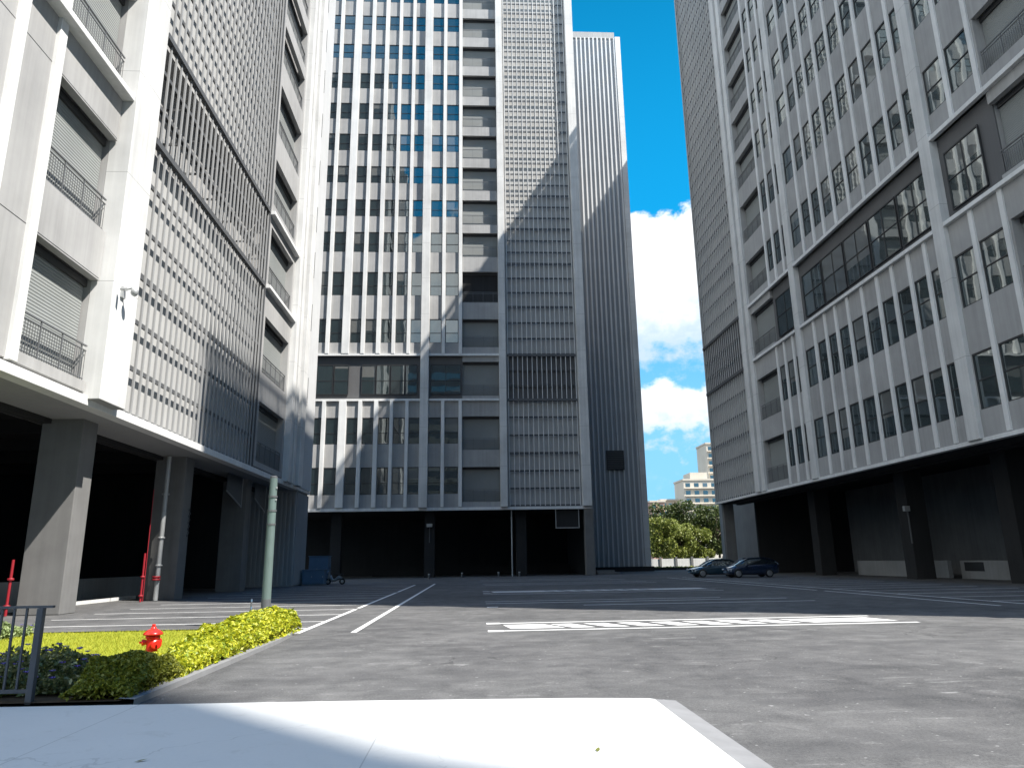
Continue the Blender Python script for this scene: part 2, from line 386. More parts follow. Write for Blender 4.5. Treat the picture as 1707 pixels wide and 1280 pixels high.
s_ = MB(); ZS = 0.035
top = [(2.02, 8.80), (1.2, 8.93), (-1.33, 9.12), (-5.6, 9.32), (-30, 9.6)]
s_.poly([(x, y, ZS) for x, y in [(-30, -12), (2.08, -12), (2.08, 8.74)] + top])
for (x0, y0), (x1, y1) in zip([(2.08, -12), (2.08, 8.74)] + top, [(2.08, 8.74)] + top):
    s_.poly([(x0, y0, -.01), (x1, y1, -.01), (x1, y1, ZS), (x0, y0, ZS)])
tag(s_.build('pavement', pvm), kind='structure')
kerbm = plaster('kerb_stone', (0.22, 0.222, 0.226), 0.15, 0.05, 0.85, scale=2.0)
k = MB()
k.poly([(2.084, -12, ZS - .002), (2.34, -12, 0.003), (2.34, 8.80, 0.003), (2.084, 8.74, ZS - .002)])
k.poly([(2.084, 8.745, ZS - .002), (2.34, 8.80, .003), (2.1, 8.93, .003), (2.02, 8.805, ZS - .002)])
tag(k.build('ramp_kerb', kerbm), kind='structure')
k = MB(); HK = 0.09
edge = [(-4.02, 9.36), (-4.02, 11.5), (-4.03, 14.0), (-4.06, 16.2), (-4.14, 17.6), (-4.32, 18.4), (-4.7, 18.85), (-5.4, 19.0), (-9.5, 19.0), (-16.0, 19.0)]
inn = [(-4.20, 9.36), (-4.20, 11.5), (-4.21, 14.0), (-4.24, 16.1), (-4.32, 17.45), (-4.47, 18.2), (-4.8, 18.65), (-5.45, 18.82), (-9.5, 18.82), (-16.0, 18.82)]
for i in range(len(edge) - 1):
    a, b2, c, d = edge[i], edge[i + 1], inn[i + 1], inn[i]
    k.poly([(*a, HK - .015), (*b2, HK - .015), (*c, HK), (*d, HK)]); k.poly([(*a, -.01), (*b2, -.01), (*b2, HK - .015), (*a, HK - .015)])
tag(k.build('planting_kerb', kerbm), kind='structure')

# soil and lawn
soil = simple('soil', (0.06, 0.045, 0.03), 0.95, 0, 0.1, 0.3, 9)
sb = MB(); sb.poly([(-16, 9.5, 0.06)] + [(-4.19, 9.36, 0.06)] + [(x + .005, y, 0.06) for x, y in inn[1:]])
tag(sb.build('planting_soil', soil), kind='structure')
def lawnmat():
    m, t, b = mat('lawn_turf', (0.25, 0.3, 0.03), 0.9, 0, 0.1)
    p = geoco(t); f = t.m('ADD', t.m('MULTIPLY', t.noise(p, 1.1, 5, 0.6), 0.6), t.m('MULTIPLY', t.noise(p, 25, 4, 0.7), 0.4))
    m.node_tree.links.new(t.mix(f, (0.17, 0.22, 0.02, 1), (0.33, 0.33, 0.035, 1)), b.inputs['Base Color']); return m
def blades(n, xr, yr, h, wd, z0, ok=None):
    x = rng.uniform(*xr, n); y = rng.uniform(*yr, n)
    if ok is not None: k_ = ok(x, y); x, y = x[k_], y[k_]
    n = len(x); a = rng.uniform(0, 2 * np.pi, n); hh = h * rng.uniform(.5, 1.2, n); ln = rng.uniform(-.8, .8, (n, 2)) * hh[:, None]
    v = np.empty((n, 3, 3)); dx, dy = np.cos(a) * wd, np.sin(a) * wd
    v[:, 0] = np.stack([x - dx, y - dy, np.full(n, z0)], 1); v[:, 1] = np.stack([x + dx, y + dy, np.full(n, z0)], 1)
    v[:, 2] = np.stack([x + ln[:, 0], y + ln[:, 1], z0 + hh], 1)
    return v.reshape(-1, 3), n
def npmesh(name, v, n, k, material, extra=None):
    me = bpy.data.meshes.new(name)
    me.vertices.add(len(v)); me.vertices.foreach_set('co', np.ascontiguousarray(v, dtype=np.float32).ravel())
    me.loops.add(n * k); me.loops.foreach_set('vertex_index', np.arange(n * k, dtype=np.int32))
    me.polygons.add(n); me.polygons.foreach_set('loop_start', np.arange(0, n * k, k, dtype=np.int32))
    me.polygons.foreach_set('loop_total', np.full(n, k, dtype=np.int32))
    me.materials.append(material); me.update(calc_edges=True); return me
gl_ = MB(); gl_.poly([(-16, 9.9, 0.075), (-5.15, 9.9, 0.075), (-5.1, 18.0, 0.075), (-5.5, 18.7, 0.075), (-16, 18.75, 0.075)])
tag(gl_.build('lawn', lawnmat()), kind='structure')
bv_, bn = blades(46000, (-13, -5.05), (10, 18.7), 0.05, 0.006, 0.075)
tag(inst('grass', npmesh('grass', bv_, bn, 3, leafmat('grass_blade', [(0.22, 0.27, 0.02), (0.40, 0.38, 0.035), (0.30, 0.33, 0.03)], 0.7, 0.3)), None, (0, 0, 0)), kind='stuff')

# ------------------------------------------------------------------ the three office towers
ROWS = [(8.6, 11.5), (14.0, 16.9), (25.4, 28.2), (31.0, 33.85), (36.3, 38.8), (40.8, 42.95), (45.1, 47.3), (49.35, 51.6),
        (53.6, 55.8), (57.85, 60.0), (62.1, 64.15), (66.25, 68.35), (70.4, 72.4)]
BALS = [(7.75, 11.45), (13.3, 17.0), (19.3, 23.2), (24.9, 28.2), (30.2, 33.95), (35.8, 38.8), (39.85, 43.0), (44.25, 47.3), (48.5, 51.6),
        (52.8, 55.8), (57.0, 60.0), (61.3, 64.15), (65.5, 68.35), (69.7, 72.4)]
Z0 = 7.15; LEDGE = (18.72, 18.95); LEDGE2 = (23.85, 24.1)
class Fac:
    """facade frame: u along the wall, d outward, z up"""
    def __init__(s, fn): s.fn = fn
    def box(s, mb, u0, u1, d0, d1, z0, z1): mb.box(s.fn(u0, d0, z0), s.fn(u1, d1, z1)); return mb
    def one(s, name, mats, parent, u0, u1, d0, d1, z0, z1, **kw):
        return s.box(MB(), u0, u1, d0, d1, z0, z1).build(name, mats, parent, loc=s.fn((u0 + u1) / 2, d1, z0), **kw)
WC = {}
def window(F, key, root, u0, u1, z0, z1, trans=0.60, mull=0, d=-0.10):
    w, h = round(u1 - u0, 2), round(z1 - z0, 2); kk = (key, w, h, mull, trans)
    c = F.fn((u0 + u1) / 2, d, z0)
    if kk not in WC:
        WC[kk] = [x.mesh(nm, mt, c) for nm, mt, x in _winmesh(F, u0, u1, z0, z1, trans, mull, d)]
    o = inst('window', WC[kk][0], root, c); inst('pane', WC[kk][1], o, c); return o
def _winmesh(F, u0, u1, z0, z1, trans, mull, d, fr=None, pn=None):
    fr = fr or MB(); pn = pn or MB(); t_ = 0.055
    F.box(fr, u0, u0 + t_, d, d + .08, z0, z1); F.box(fr, u1 - t_, u1, d, d + .08, z0, z1)
    F.box(fr, u0 + t_, u1 - t_, d, d + .08, z0, z0 + t_); F.box(fr, u0 + t_, u1 - t_, d, d + .08, z1 - t_ * 1.6, z1)
    zt = z0 + (z1 - z0) * (1 - trans); F.box(fr, u0 + t_, u1 - t_, d, d + .07, zt, zt + .06)
    for i in range(mull):
        um = u0 + (u1 - u0) * (i + 1) / (mull + 1)
        F.box(fr, um - .03, um + .03, d, d + .069, z0 + t_, zt); F.box(fr, um - .03, um + .03, d, d + .069, zt + .06, z1 - t_ * 1.6)
    F.box(pn, u0 + .02, u1 - .02, d - .01, d + .028, z0 + .02, z1 - .02)
    return [('window', frame, fr), ('pane', glasb, pn)]
RC = {}
def balcony(F, key, root, u0, u1, z0, z1, rec=0.5, rail=True, dark_in=False):
    b = MB(); c = F.fn((u0 + u1) / 2, -rec, z0); w, h = round(u1 - u0, 2), round(z1 - z0, 2)
    kk = (key, w, h, dark_in)
    if kk not in RC:
        F.box(b, u0, u1, -rec - .06, -rec, z0, z1 - .25)                 # rolled panel
        b.cur = 1; F.box(b, u0, u1, -rec - .06, -rec + .10, z1 - .25, z1)  # its housing
        r_ = MB(); hr = 1.25
        F.box(r_, u0, u1, -.16, -.10, z0 + hr, z0 + hr + .05); F.box(r_, u0, u1, -.15, -.11, z0 + hr - .16, z0 + hr - .13)
        F.box(r_, u0, u1, -.15, -.11, z0 + .10, z0 + .13)
        n = int((u1 - u0) / .13)
        for i in range(n + 1):
            u = u0 + .03 + (u1 - u0 - .06) * i / n; q = .02 if i % 9 == 0 else .008
            F.box(r_, u - q, u + q, -.13 - q, -.13 + q, z0, z0 + hr - .16 if q < .015 else z0 + hr)
        RC[kk] = (b.mesh('balcony', [shut if not dark_in else dark, frame], c), r_.mesh('railing', railm, c))
    o = inst('balcony', RC[kk][0], root, c)
    if rail: inst('railing', RC[kk][1], o, c)
    return o
def bands(F, mb, u0, u1, openings, z0, z1, d0=-0.3, d1=0.0):
    z = z0
    for a, b in sorted(openings):
        if a > z: F.box(mb, u0, u1, d0, d1, z, a)
        z = max(z, b)
    if z < z1: F.box(mb, u0, u1, d0, d1, z, z1)
def screen(F, root, u0, u1, z0, z1, pitch, sw=0.10, back=-.38, sm=None, lv=None, dz=None):
    """slatted screen with rails in front of a wall"""
    sl_ = MB(); rl = MB(); n = int(round((u1 - u0) / pitch))
    for i in range(n + 1):
        u = u0 + (u1 - u0) * i / n; F.box(sl_, u - sw / 2, u + sw / 2, -.07, 0.0, z0, z1)
    sc = sl_.build('slatted_screen', sm or slatm, root)
    fl = [7.15, 12.8, 18.83, 23.97, 29.6, 34.9, 39.3, 43.6, 47.9, 52.2, 56.45, 60.7, 65.0, 69.2, 73.5]
    for a, b in zip(fl, fl[1:]):
        if a >= z1: break
        for j in range(3):
            z = a + (b - a) * j / 3
            if z < z1 - .1: F.box(rl, u0 - .04, u1 + .04, -.16, -.074, z, z + (.24 if j == 0 else .17))
    for a in (18.83, 23.97): F.box(rl, u0 - .05, u1 + .05, -.16, .10, a - .14, a + .12)
    n = int((u1 - u0) / 2.4)
    for i in range(n + 1):                                   # ties and cross braces in the open refuge storey
        u = u0 + .3 + (u1 - u0 - .6) * i / n
        for a in (20.5, 22.3): F.box(rl, u - .04, u + .04, back - .85, -.165, a - .1, a)
    for a in (20.35, 22.15): F.box(rl, u0, u1, -.165 - .12, -.165, a, a + .22)
    rl.build('screen_rail', srail, sc)
    return sc

# ---- left tower: faces +X
XL = -13.2; FL = Fac(lambda u, d, z: (XL + d, u, z)); TOPL = 76.0
LT = thing('office_tower', 'sunlit white tower at left with slatted screen above grey pillars', 'tower', (-22, 30, 0), 'white office towers around the court')
wl = MB(); cr_ = MB()
Y0, Y1 = 12.5, 59.0
balL = [(20.6, 24.45), (44.1, 50.0)]
# core blocks behind the facade
for ua, ub, dep in ((Y0, 20.55, .3), (20.55, 24.5, .62), (24.5, 27.0, .3), (27.0, 43.55, .40), (43.55, 44.1, .3), (44.1, 50.0, .62), (50.0, Y1, .3)):
    if ua == 27.0:
        for za, zb, dd in ((Z0, 18.8, .40), (18.8, 24.0, 1.3), (24.0, TOPL, .40)): FL.box(cr_, ua, ub, -4, -dd, za, zb)
    else: FL.box(cr_, ua, ub, -4, -dep, Z0, TOPL)
FL.box(cr_, Y0, Y1, -24, -4, 8.4, TOPL)
cr_.build('inner_wall', panel, LT)
FL.box(wl, Y0, 20.5, -.3, 0, Z0 + .25, 18.72); FL.box(wl, Y0, 20.5, -.3, 0, 24.1, TOPL)
for a, b in balL: bands(FL, wl, a, b, [(x, y) for x, y in BALS] , Z0 + .25, TOPL)
FL.box(wl, 26.35, 27.0, -.3, 0, Z0 + .25, TOPL); FL.box(wl, 43.55, 44.1, -.3, 0, Z0 + .25, TOPL)
FL.box(wl, 50.0, 50.4, -.3, 0, Z0 + .25, TOPL)
wl.build('wall', panel, LT)
pw = MB(); FL.box(pw, 27.0, 43.55, -.41, -.38, Z0 + .2, 18.75); FL.box(pw, 27.0, 43.55, -.41, -.38, 24.0, TOPL); pw.build('gallery_wall', gwall, LT)
for u in (13.0, 14.9, 16.75, 18.5, 20.35):
    FL.one('vertical_fin', finm, LT, u - .19, u + .19, -.05, .13, Z0 + .2, TOPL, bevel=.015)
FL.one('pilaster', white, LT, 24.5, 26.35, -.3, .5, Z0 + .02, TOPL, bevel=.02)
for a, b, d in ((50.4, 51.15, .42), (51.6, 52.3, .42), (53.1, 54.3, .50)): FL.one('pilaster', white, LT, a, b, -.3, d, Z0 + .02, TOPL, bevel=.02)
FL.one('wall', panel, LT, 51.15, 54.3, -.28, .02, Z0 + .2, TOPL)
for z in (LEDGE, LEDGE2):
    FL.one('ledge', finm, LT, Y0, 24.49, -.2, .42, z[0], z[1], bevel=.02); FL.one('ledge', finm, LT, 43.6, 50.39, -.2, .32, z[0], z[1], bevel=.02)
# charcoal refuge storey at the near end
FL.one('refuge_wall', char, LT, Y0, 20.15, -.9, -.22, 18.95, 23.85)
for a, b in balL:
    for z0, z1 in BALS: balcony(FL, 'L', LT, a, b, z0, z1)
screen(FL, LT, 27.3, 43.3, Z0 + .12, TOPL, 0.57, 0.11, sm=slatd)
for u in (27.08, 43.48): FL.one('screen_post', srail, LT, u - .06, u + .06, -.2, .06, Z0 + .1, TOPL)
# ribbed end wall, running to the ground as a stair core
for z in (11.5, 17.05, 28.25, 34.0, 38.85): FL.one('panel_joint', frame, LT, Y0, 24.4, -.02, .004, z, z + .025)
rb = MB(); FL.box(rb, 54.3, Y1, -.28, .0, Z0 + .1, TOPL)
rb.cur = 1; u = 54.55
while u < Y1 - .1: FL.box(rb, u, u + .15, 0, .12, Z0 + .1, TOPL); u += .33
rb.build('ribbed_cladding', [ribl, ribl], LT)
for z in (13.7, 19.9, 24.5, 28.6, 33.0, 37.6, 42, 46.2, 50.4, 54.6): FL.one('slot_vent', frame, LT, 56.0, 56.12, .121, .135, z, z + 2.3)
rb = MB(); rb.box((XL - 4, 55.3, 0), (XL - .12, 58.9, Z0 + .1))
u = 55.45
while u < 58.8: rb.box((XL - .12, u, 0.1), (XL, u + .14, Z0 - .3)); u += .33
u = XL - 3.9
while u < XL - .2: rb.box((u, 55.2, 0.1), (u + .14, 55.3, Z0 - .3)); u += .33
rb.build('stair_core', rib, LT)
FL.one('fascia', finm, LT, Y0, 54.2, -.4, .10, Z0 - .20, Z0 + .12, bevel=.015)
FL.one('fascia', finm, LT, 54.2, Y1, -.4, .06, Z0 - .14, Z0 + .05)
sf = MB(); FL.box(sf, Y0, 55.0, -2.4, -.4, Z0 - .18, Z0 - .02); sf.build('soffit', soffm, LT)
cl = MB(); FL.box(cl, Y0, 58.9, -24, -2.4, 8.15, 8.38); FL.box(cl, Y0, 55, -2.9, -2.42, 6.8, 8.15)
for y in (16, 22, 28.5, 33, 38, 43, 48): FL.box(cl, y, y + .4, -23, -2.9, 7.55, 8.15)
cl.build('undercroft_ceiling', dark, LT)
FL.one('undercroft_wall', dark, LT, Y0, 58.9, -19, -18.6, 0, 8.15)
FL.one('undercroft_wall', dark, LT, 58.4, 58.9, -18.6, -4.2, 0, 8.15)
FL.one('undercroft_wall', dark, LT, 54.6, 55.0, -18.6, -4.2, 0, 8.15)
for y in (27.0, 36.9, 46.9, 16.9):
    pm = conc
    p = MB(); p.box((-15.95, y, 0), (-14.45, y + 1.05, 8.14)); p.build('pillar', pm, LT, loc=(-15.2, y + .5, 0), bevel=.03)
for a, b in ((28.5, 36.6), (38.2, 46.6), (18.2, 26)):
    FL.one('low_wall', lowm, LT, a, b, -6.5, -6.25, 0, 1.05)
kb = MB(); FL.box(kb, 28.2, 39.5, -4.55, -4.2, 0, .15); kb.build('undercroft_kerb', white, LT)
def pipe(x, y, r, z0, z1, m, name, root, fl=()):
    t = MB(); t.tube([(x, y, z0), (x, y, z1)], r, 12)
    for z in fl: t.lathe([(r + .05, z), (r + .06, z + .02), (r + .06, z + .06), (r + .05, z + .08)], (x, y, 0), 14)
    return t.build(name, m, root, loc=(x, y, z0))
pipe(-15.1, 36.35, .11, 0.02, 6.9, galv, 'drain_pipe', LT, (1.6, 2.9, 5.0))
pipe(-15.25, 35.1, .045, 0.02, 2.2, redp, 'fire_pipe', LT, (.25, 1.1))
pipe(-15.32, 35.5, .018, 0.02, 5.2, redp, 'fire_pipe', LT)
pipe(-16.02, 26.6, .045, 0.02, 1.9, redp, 'fire_pipe', LT, (.3, 1.2))
v_ = pipe(-15.1, 36.2, .13, 0.95, 1.15, redp, 'pipe_flange', LT, (.95, 1.07))
st = MB()
for i in range(9): st.box((-14.44, 37.72 + (i % 2) * .1, 4.3 - i * .16), (-14.42, 37.86 + (i % 2) * .1, 4.41 - i * .16))
st.build('stencil_mark', frame, LT)
# glazed smoke curtains hung under the soffit
sm = simple('dark_curtain_sheet', (0.05, 0.05, 0.052), 0.3, 0, 0.5)
def curtain(y0, y1, x=-14.6):
    c = MB(); c.poly([(x, y0, 7.0), (x, y1, 7.0), (x, y1, 5.15), (x, y0, 5.9)]); c.poly([(x - .03, y0, 7.0), (x - .03, y0, 5.9), (x - .03, y1, 5.15), (x - .03, y1, 7.0)])
    o = c.build('hanging_panel', sm, LT); e = MB(); e.tube([(x, y0, 5.9), (x, y1, 5.15)], .05, 6); e.tube([(x, y1, 5.15), (x, y1, 7.0)], .03, 6); e.build('panel_trim', galv, o)
curtain(43.6, 46.5); curtain(49.2, 51.8)

# ---- centre tower: faces -Y
YT = 77.0; FC = Fac(lambda u, d, z: (u, YT - d, z)); TOPC = 77.0
CT = thing('office_tower', 'tall white tower at centre facing the court, half lit, slatted screen at its right', 'tower', (-4, 88, 0), 'white office towers around the court')
cr_ = MB()
for ua, ub, dep in ((-30, -1.12, .3), (-1.12, 2.95, .62), (2.95, 3.85, .3), (3.85, 11.6, .415), (11.6, 12.75, .3)):
    FC.box(cr_, ua, ub, -4, -dep, Z0, TOPC)
FC.box(cr_, -30, 12.75, -24, -4, 8.4, TOPC)
cr_.build('inner_wall', panel, CT)
WX = [(-17.17, -16.31), (-15.84, -14.56), (-13.61, -12.44), (-11.94, -10.75), (-10.21, -9.04), (-8.6, -7.37), (-6.93, -5.76), (-4.81, -3.48), (-3.03, -1.58)]
wl = MB()
bands(FC, wl, -30, -17.17, [(18.95, 23.85)], Z0, TOPC)
bands(FC, wl, -17.17, -1.12, ROWS + [(18.95, 23.85)], Z0, TOPC)
for (a, b), (c, d) in zip(WX, WX[1:] + [(-1.12, 0)]):
    for z0, z1 in ROWS: FC.box(wl, b, c, -.3, -.02, z0, z1)
bands(FC, wl, -1.12, 2.95, BALS, Z0, TOPC)
FC.box(wl, 2.95, 3.85, -.3, 0, Z0, TOPC)
wl.build('wall', panel, CT)
gw = MB(); FC.box(gw, 3.85, 11.6, -.42, -.38, Z0 + .1, 18.7); FC.box(gw, 3.85, 11.6, -.42, -.38, 24.1, TOPC); gw.build('gallery_wall', gwall, CT)
gw = MB(); FC.box(gw, 3.85, 11.6, -.42, -.39, 18.7, 24.1); gw.build('refuge_wall', char, CT)
cnt = 0; sfr, spn = MB(), MB()
for z0, z1 in ROWS:
    for a, b in WX:
        if cnt < 84: window(FC, 'C', CT, a, b, z0, z1); cnt += 1
        else: _winmesh(FC, a, b, z0, z1, .6, 0, -.10, sfr, spn)
n0 = len(sfr.v); sfr.v += spn.v; sfr.f += [tuple(i + n0 for i in f) for f in spn.f]; sfr.mi += [1] * len(spn.f)
tag(sfr.build('upper_windows', [frame, glas], CT), kind='stuff')
FC.one('refuge_wall', char, CT, -30, -5.8, -.7, -.22, 18.95, 23.85)
FC.one('refuge_wall', char, CT, -4.8, -1.12, -.7, -.22, 18.95, 23.85)
for a, b in ((-17.1, -15.3), (-15.2, -13.6), (-12.2, -10.7), (-10.6, -9.1), (-9.0, -7.5), (-7.4, -6.1), (-4.6, -1.3)):
    window(FC, 'Cr', CT, a, b, 19.5, 22.9, .55, 0 if b - a < 2 else 1, -.16)
for u0, u1 in ((-16.3, -15.85), (-14.5, -13.65), (-12.42, -11.96), (-10.73, -10.23), (-9.02, -8.62), (-7.35, -6.95), (-3.46, -3.05), (-1.56, -1.14), (-20.2, -19.7), (-18.4, -17.95)):
    for za, zb in ((Z0 + .1, 18.72), (24.1, TOPC)):
        FC.one('vertical_fin', finm, CT, u0 + .03, u1 - .03, -.05, .26, za, zb)
FC.one('pilaster', white, CT, -5.74, -4.83, -.3, .5, Z0, TOPC, bevel=.02)
FC.one('pilaster', white, CT, 2.97, 3.72, -.3, .55, Z0, TOPC, bevel=.02)
FC.one('pilaster', white, CT, 11.75, 12.72, -1.3, .6, Z0, TOPC, bevel=.02)
for z in (LEDGE, LEDGE2):
    FC.one('ledge', finm, CT, -30, -5.75, -.2, .22, z[0], z[1]); FC.one('ledge', finm, CT, -4.82, 2.95, -.2, .22, z[0], z[1])
for i, (z0, z1) in enumerate(BALS): balcony(FC, 'C', CT, -1.1, 2.93, z0, z1, .5, True, i == 4)
screen(FC, CT, 3.98, 11.55, Z0 + .1, TOPC, 0.54, 0.07, sm=finm)
FC.one('fascia', finm, CT, -30, 12.7, -.4, .15, Z0 - .28, Z0 + .02)
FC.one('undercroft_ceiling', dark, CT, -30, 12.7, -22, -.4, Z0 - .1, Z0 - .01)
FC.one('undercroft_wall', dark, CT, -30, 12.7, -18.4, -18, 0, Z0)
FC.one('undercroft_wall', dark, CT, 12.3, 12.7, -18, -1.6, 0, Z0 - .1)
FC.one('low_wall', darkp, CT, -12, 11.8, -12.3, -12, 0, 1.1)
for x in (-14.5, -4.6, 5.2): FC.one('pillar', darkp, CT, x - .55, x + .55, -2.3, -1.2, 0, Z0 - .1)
FC.one('pillar', conc, CT, 11.9, 12.85, -.9, .2, 0, Z0 - .28, bevel=.03)
pipe(4.15, 77.6, .07, 0, Z0 - .3, galv, 'drain_pipe', CT)
# hanging sign frame and wall lamp below the centre tower
t = thing('hanging_sign', 'dark sign panel in thin pale frame hung under the centre tower', 'sign', (10.1, 77.3, 4.9))
b = MB(); b.box((8.9, 77.28, 4.95), (11.3, 77.32, 6.85)); b.build('panel', darkp, t)
b = MB(); b.box((8.82, 77.26, 4.87), (8.9, 77.34, 6.95)); b.box((11.3, 77.26, 4.87), (11.38, 77.34, 6.95)); b.box((8.9, 77.26, 4.87), (11.3, 77.34, 4.95)); b.build('frame', galv, t)
t = thing('flood_lamp', 'small pale flood lamp on bracket of dark pillar under centre tower', 'lamp', (-4.6, 78.1, 5))
b = MB(); b.box((-4.9, 77.75, 5.2), (-4.3, 78.0, 5.55)); b.build('housing', galv, t, bevel=.03)
b = MB(); b.tube([(-4.6, 78.0, 5.35), (-4.6, 78.2, 5.0), (-4.6, 78.2, 3.6)], .05, 8); b.build('bracket', srail, t)

# ---- right tower: faces -X, in its own shade
XR = 25.6; FR = Fac(lambda u, d, z: (XR - d, u, z)); TOPR = 71.9; N0 = 10.8
RT = thing('office_tower', 'shaded white tower at right with long window rows and dark undercroft', 'tower', (38, 42, 0), 'white office towers around the court')
cr_ = MB()
for ua, ub, dep in ((N0, 26.0, .3), (26.0, 29.85, .62), (29.85, 56.7, .3), (56.7, 61.15, .62), (61.15, 63.35, .3), (63.35, 74.95, .415)):
    FR.box(cr_, ua, ub, -4, -dep, Z0, TOPR)
FR.box(cr_, N0, 74.95, -24, -4, 8.4, TOPR)
cr_.build('inner_wall', panel, RT)
RX = [(55.15, 56.3), (53.55, 54.8), (52.55, 53.2), (50.0, 51.55), (48.2, 49.5), (46.65, 47.85), (44.95, 46.3), (43.05, 44.6), (41.25, 42.75), (39.58, 40.92),
      (37.88, 39.27), (36.32, 37.58), (35.05, 36.0), (32.45, 34.0), (30.4, 32.1)]
RXN = [(24.1, 25.6), (22.2, 23.8), (20.4, 21.9), (18.5, 20.1), (16.6, 18.2), (14.6, 16.2), (12.7, 14.3)]
wl = MB()
bands(FR, wl, N0, 26.0, ROWS + [(18.95, 23.85)], Z0, TOPR); bands(FR, wl, 26.0, 29.85, BALS, Z0, TOPR)
bands(FR, wl, 29.85, 56.7, ROWS + [(18.95, 23.85)], Z0, TOPR); bands(FR, wl, 56.7, 61.15, BALS, Z0, TOPR)
FR.box(wl, 61.15, 63.35, -.3, 0, Z0, TOPR)
allw = sorted(RX); prev = 29.85
for a, b in allw + [(56.7, 57)]:
    for z0, z1 in ROWS:
        if a - prev > .02: FR.box(wl, prev, a, -.3, -.02, z0, z1)
    prev = b
wl.build('wall', panel, RT)
gw = MB(); FR.box(gw, 63.35, 74.95, -.42, -.38, Z0 + .1, 18.7); FR.box(gw, 63.35, 74.95, -.42, -.38, 24.1, TOPR); gw.build('gallery_wall', gwall, RT)
gw = MB(); FR.box(gw, 63.35, 74.95, -.42, -.39, 18.7, 24.1); gw.build('refuge_wall', char, RT)
gw = MB(); FR.box(gw, 74.95, 75.05, -20, 0, Z0, TOPR); gw.build('end_wall', panel, RT)
cnt = 0; sfr, spn = MB(), MB()
for z0, z1 in ROWS:
    for a, b in RX:
        if cnt < 90: window(FR, 'R', RT, a, b, z0, z1, .5); cnt += 1
        else: _winmesh(FR, a, b, z0, z1, .5, 0, -.10, sfr, spn)
    for a, b in RXN: _winmesh(FR, a, b, z0, z1, .5, 0, -.10, sfr, spn)
n0 = len(sfr.v); sfr.v += spn.v; sfr.f += [tuple(i + n0 for i in f) for f in spn.f]; sfr.mi += [1] * len(spn.f)
tag(sfr.build('upper_windows', [frame, glas], RT), kind='stuff')
FR.one('refuge_wall', char, RT, N0, 26.0, -.8, -.22, 18.95, 23.85); FR.one('refuge_wall', char, RT, 29.86, 56.69, -.8, -.22, 18.95, 23.85)
for a, b, ml in ((35.15, 38.2, 1), (38.35, 41.4, 1), (41.55, 44.6, 1), (44.75, 47.8, 1), (47.95, 51.0, 1), (52.7, 56.0, 1), (30.9, 33.6, 1)):
    window(FR, 'Rr', RT, a, b, 19.4, 22.8, .5, ml, -.16)
for u in (56.5, 54.98, 53.38, 49.75, 48.03, 46.48, 44.78, 42.9, 41.08, 39.43, 37.73, 36.16, 32.28, 30.15, 25.8, 23.95, 22.05, 20.25, 18.3, 16.4, 14.4, 12.5):
    for za, zb in ((Z0 + .1, 18.72), (24.1, TOPR)): FR.one('vertical_fin', finm, RT, u - .15, u + .15, -.05, .09, za, zb)
FR.one('pilaster', white, RT, 51.6, 52.5, -.3, .2, Z0, TOPR, bevel=.02); FR.one('pilaster', white, RT, 34.1, 35.02, -.3, .25, Z0, TOPR, bevel=.02)
FR.one('pilaster', white, RT, 61.2, 62.0, -.3, .2, Z0, TOPR, bevel=.02); FR.one('pilaster', white, RT, 62.3, 63.3, -.3, .3, Z0, TOPR, bevel=.02)
for z in (LEDGE, LEDGE2):
    for a, b in ((N0, 34.08), (35.04, 51.58), (52.52, 61.18)): FR.one('ledge', finm, RT, a, b, -.2, .24, z[0], z[1], bevel=.015)
for a, b in ((56.72, 61.1), (26.05, 29.8)):
    for z0, z1 in BALS: balcony(FR, 'R%d' % a, RT, a, b, z0, z1)
screen(FR, RT, 63.6, 74.85, Z0 + .1, TOPR, 0.56, 0.08)
FR.one('parapet', panel, RT, N0, 61.2, -.3, .1, TOPR, TOPR + .35)
FR.one('parapet', panel, RT, 61.2, 75.0, -.3, .1, TOPR, TOPR + .9)
pr = MB(); FR.box(pr, N0, 61.2, -.2, .1, 73.05, 73.6)
for y in np.arange(12, 61, 4.0): FR.box(pr, y, y + .12, -.15, .05, TOPR + .35, 73.05)
pr.build('roof_rail', srail, RT)
FR.one('fascia', finm, RT, N0, 75.0, -.3, .10, Z0 - .16, Z0 + .05)
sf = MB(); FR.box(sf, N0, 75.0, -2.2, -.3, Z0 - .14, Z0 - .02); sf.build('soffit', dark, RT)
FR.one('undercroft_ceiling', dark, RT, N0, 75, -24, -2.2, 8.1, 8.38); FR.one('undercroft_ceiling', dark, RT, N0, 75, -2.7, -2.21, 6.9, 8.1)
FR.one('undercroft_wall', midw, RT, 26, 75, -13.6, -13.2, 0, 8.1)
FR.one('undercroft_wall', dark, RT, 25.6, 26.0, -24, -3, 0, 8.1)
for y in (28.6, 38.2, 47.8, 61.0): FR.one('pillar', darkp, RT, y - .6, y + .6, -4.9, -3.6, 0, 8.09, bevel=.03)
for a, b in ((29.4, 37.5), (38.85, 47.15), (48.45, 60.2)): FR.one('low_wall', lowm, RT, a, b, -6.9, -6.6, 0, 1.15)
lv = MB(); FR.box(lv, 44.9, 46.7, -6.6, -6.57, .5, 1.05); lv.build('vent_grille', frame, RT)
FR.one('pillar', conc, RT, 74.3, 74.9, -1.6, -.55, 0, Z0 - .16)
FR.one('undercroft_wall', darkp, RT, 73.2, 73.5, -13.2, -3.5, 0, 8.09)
t = thing('flood_lamp', 'pale flood lamp high on dark pillar under the right tower', 'lamp', (29.0, 47.2, 4.4))
b = MB(); b.box((28.8, 46.9, 4.4), (29.2, 47.15, 4.75)); b.build('housing', galv, t, bevel=.03)
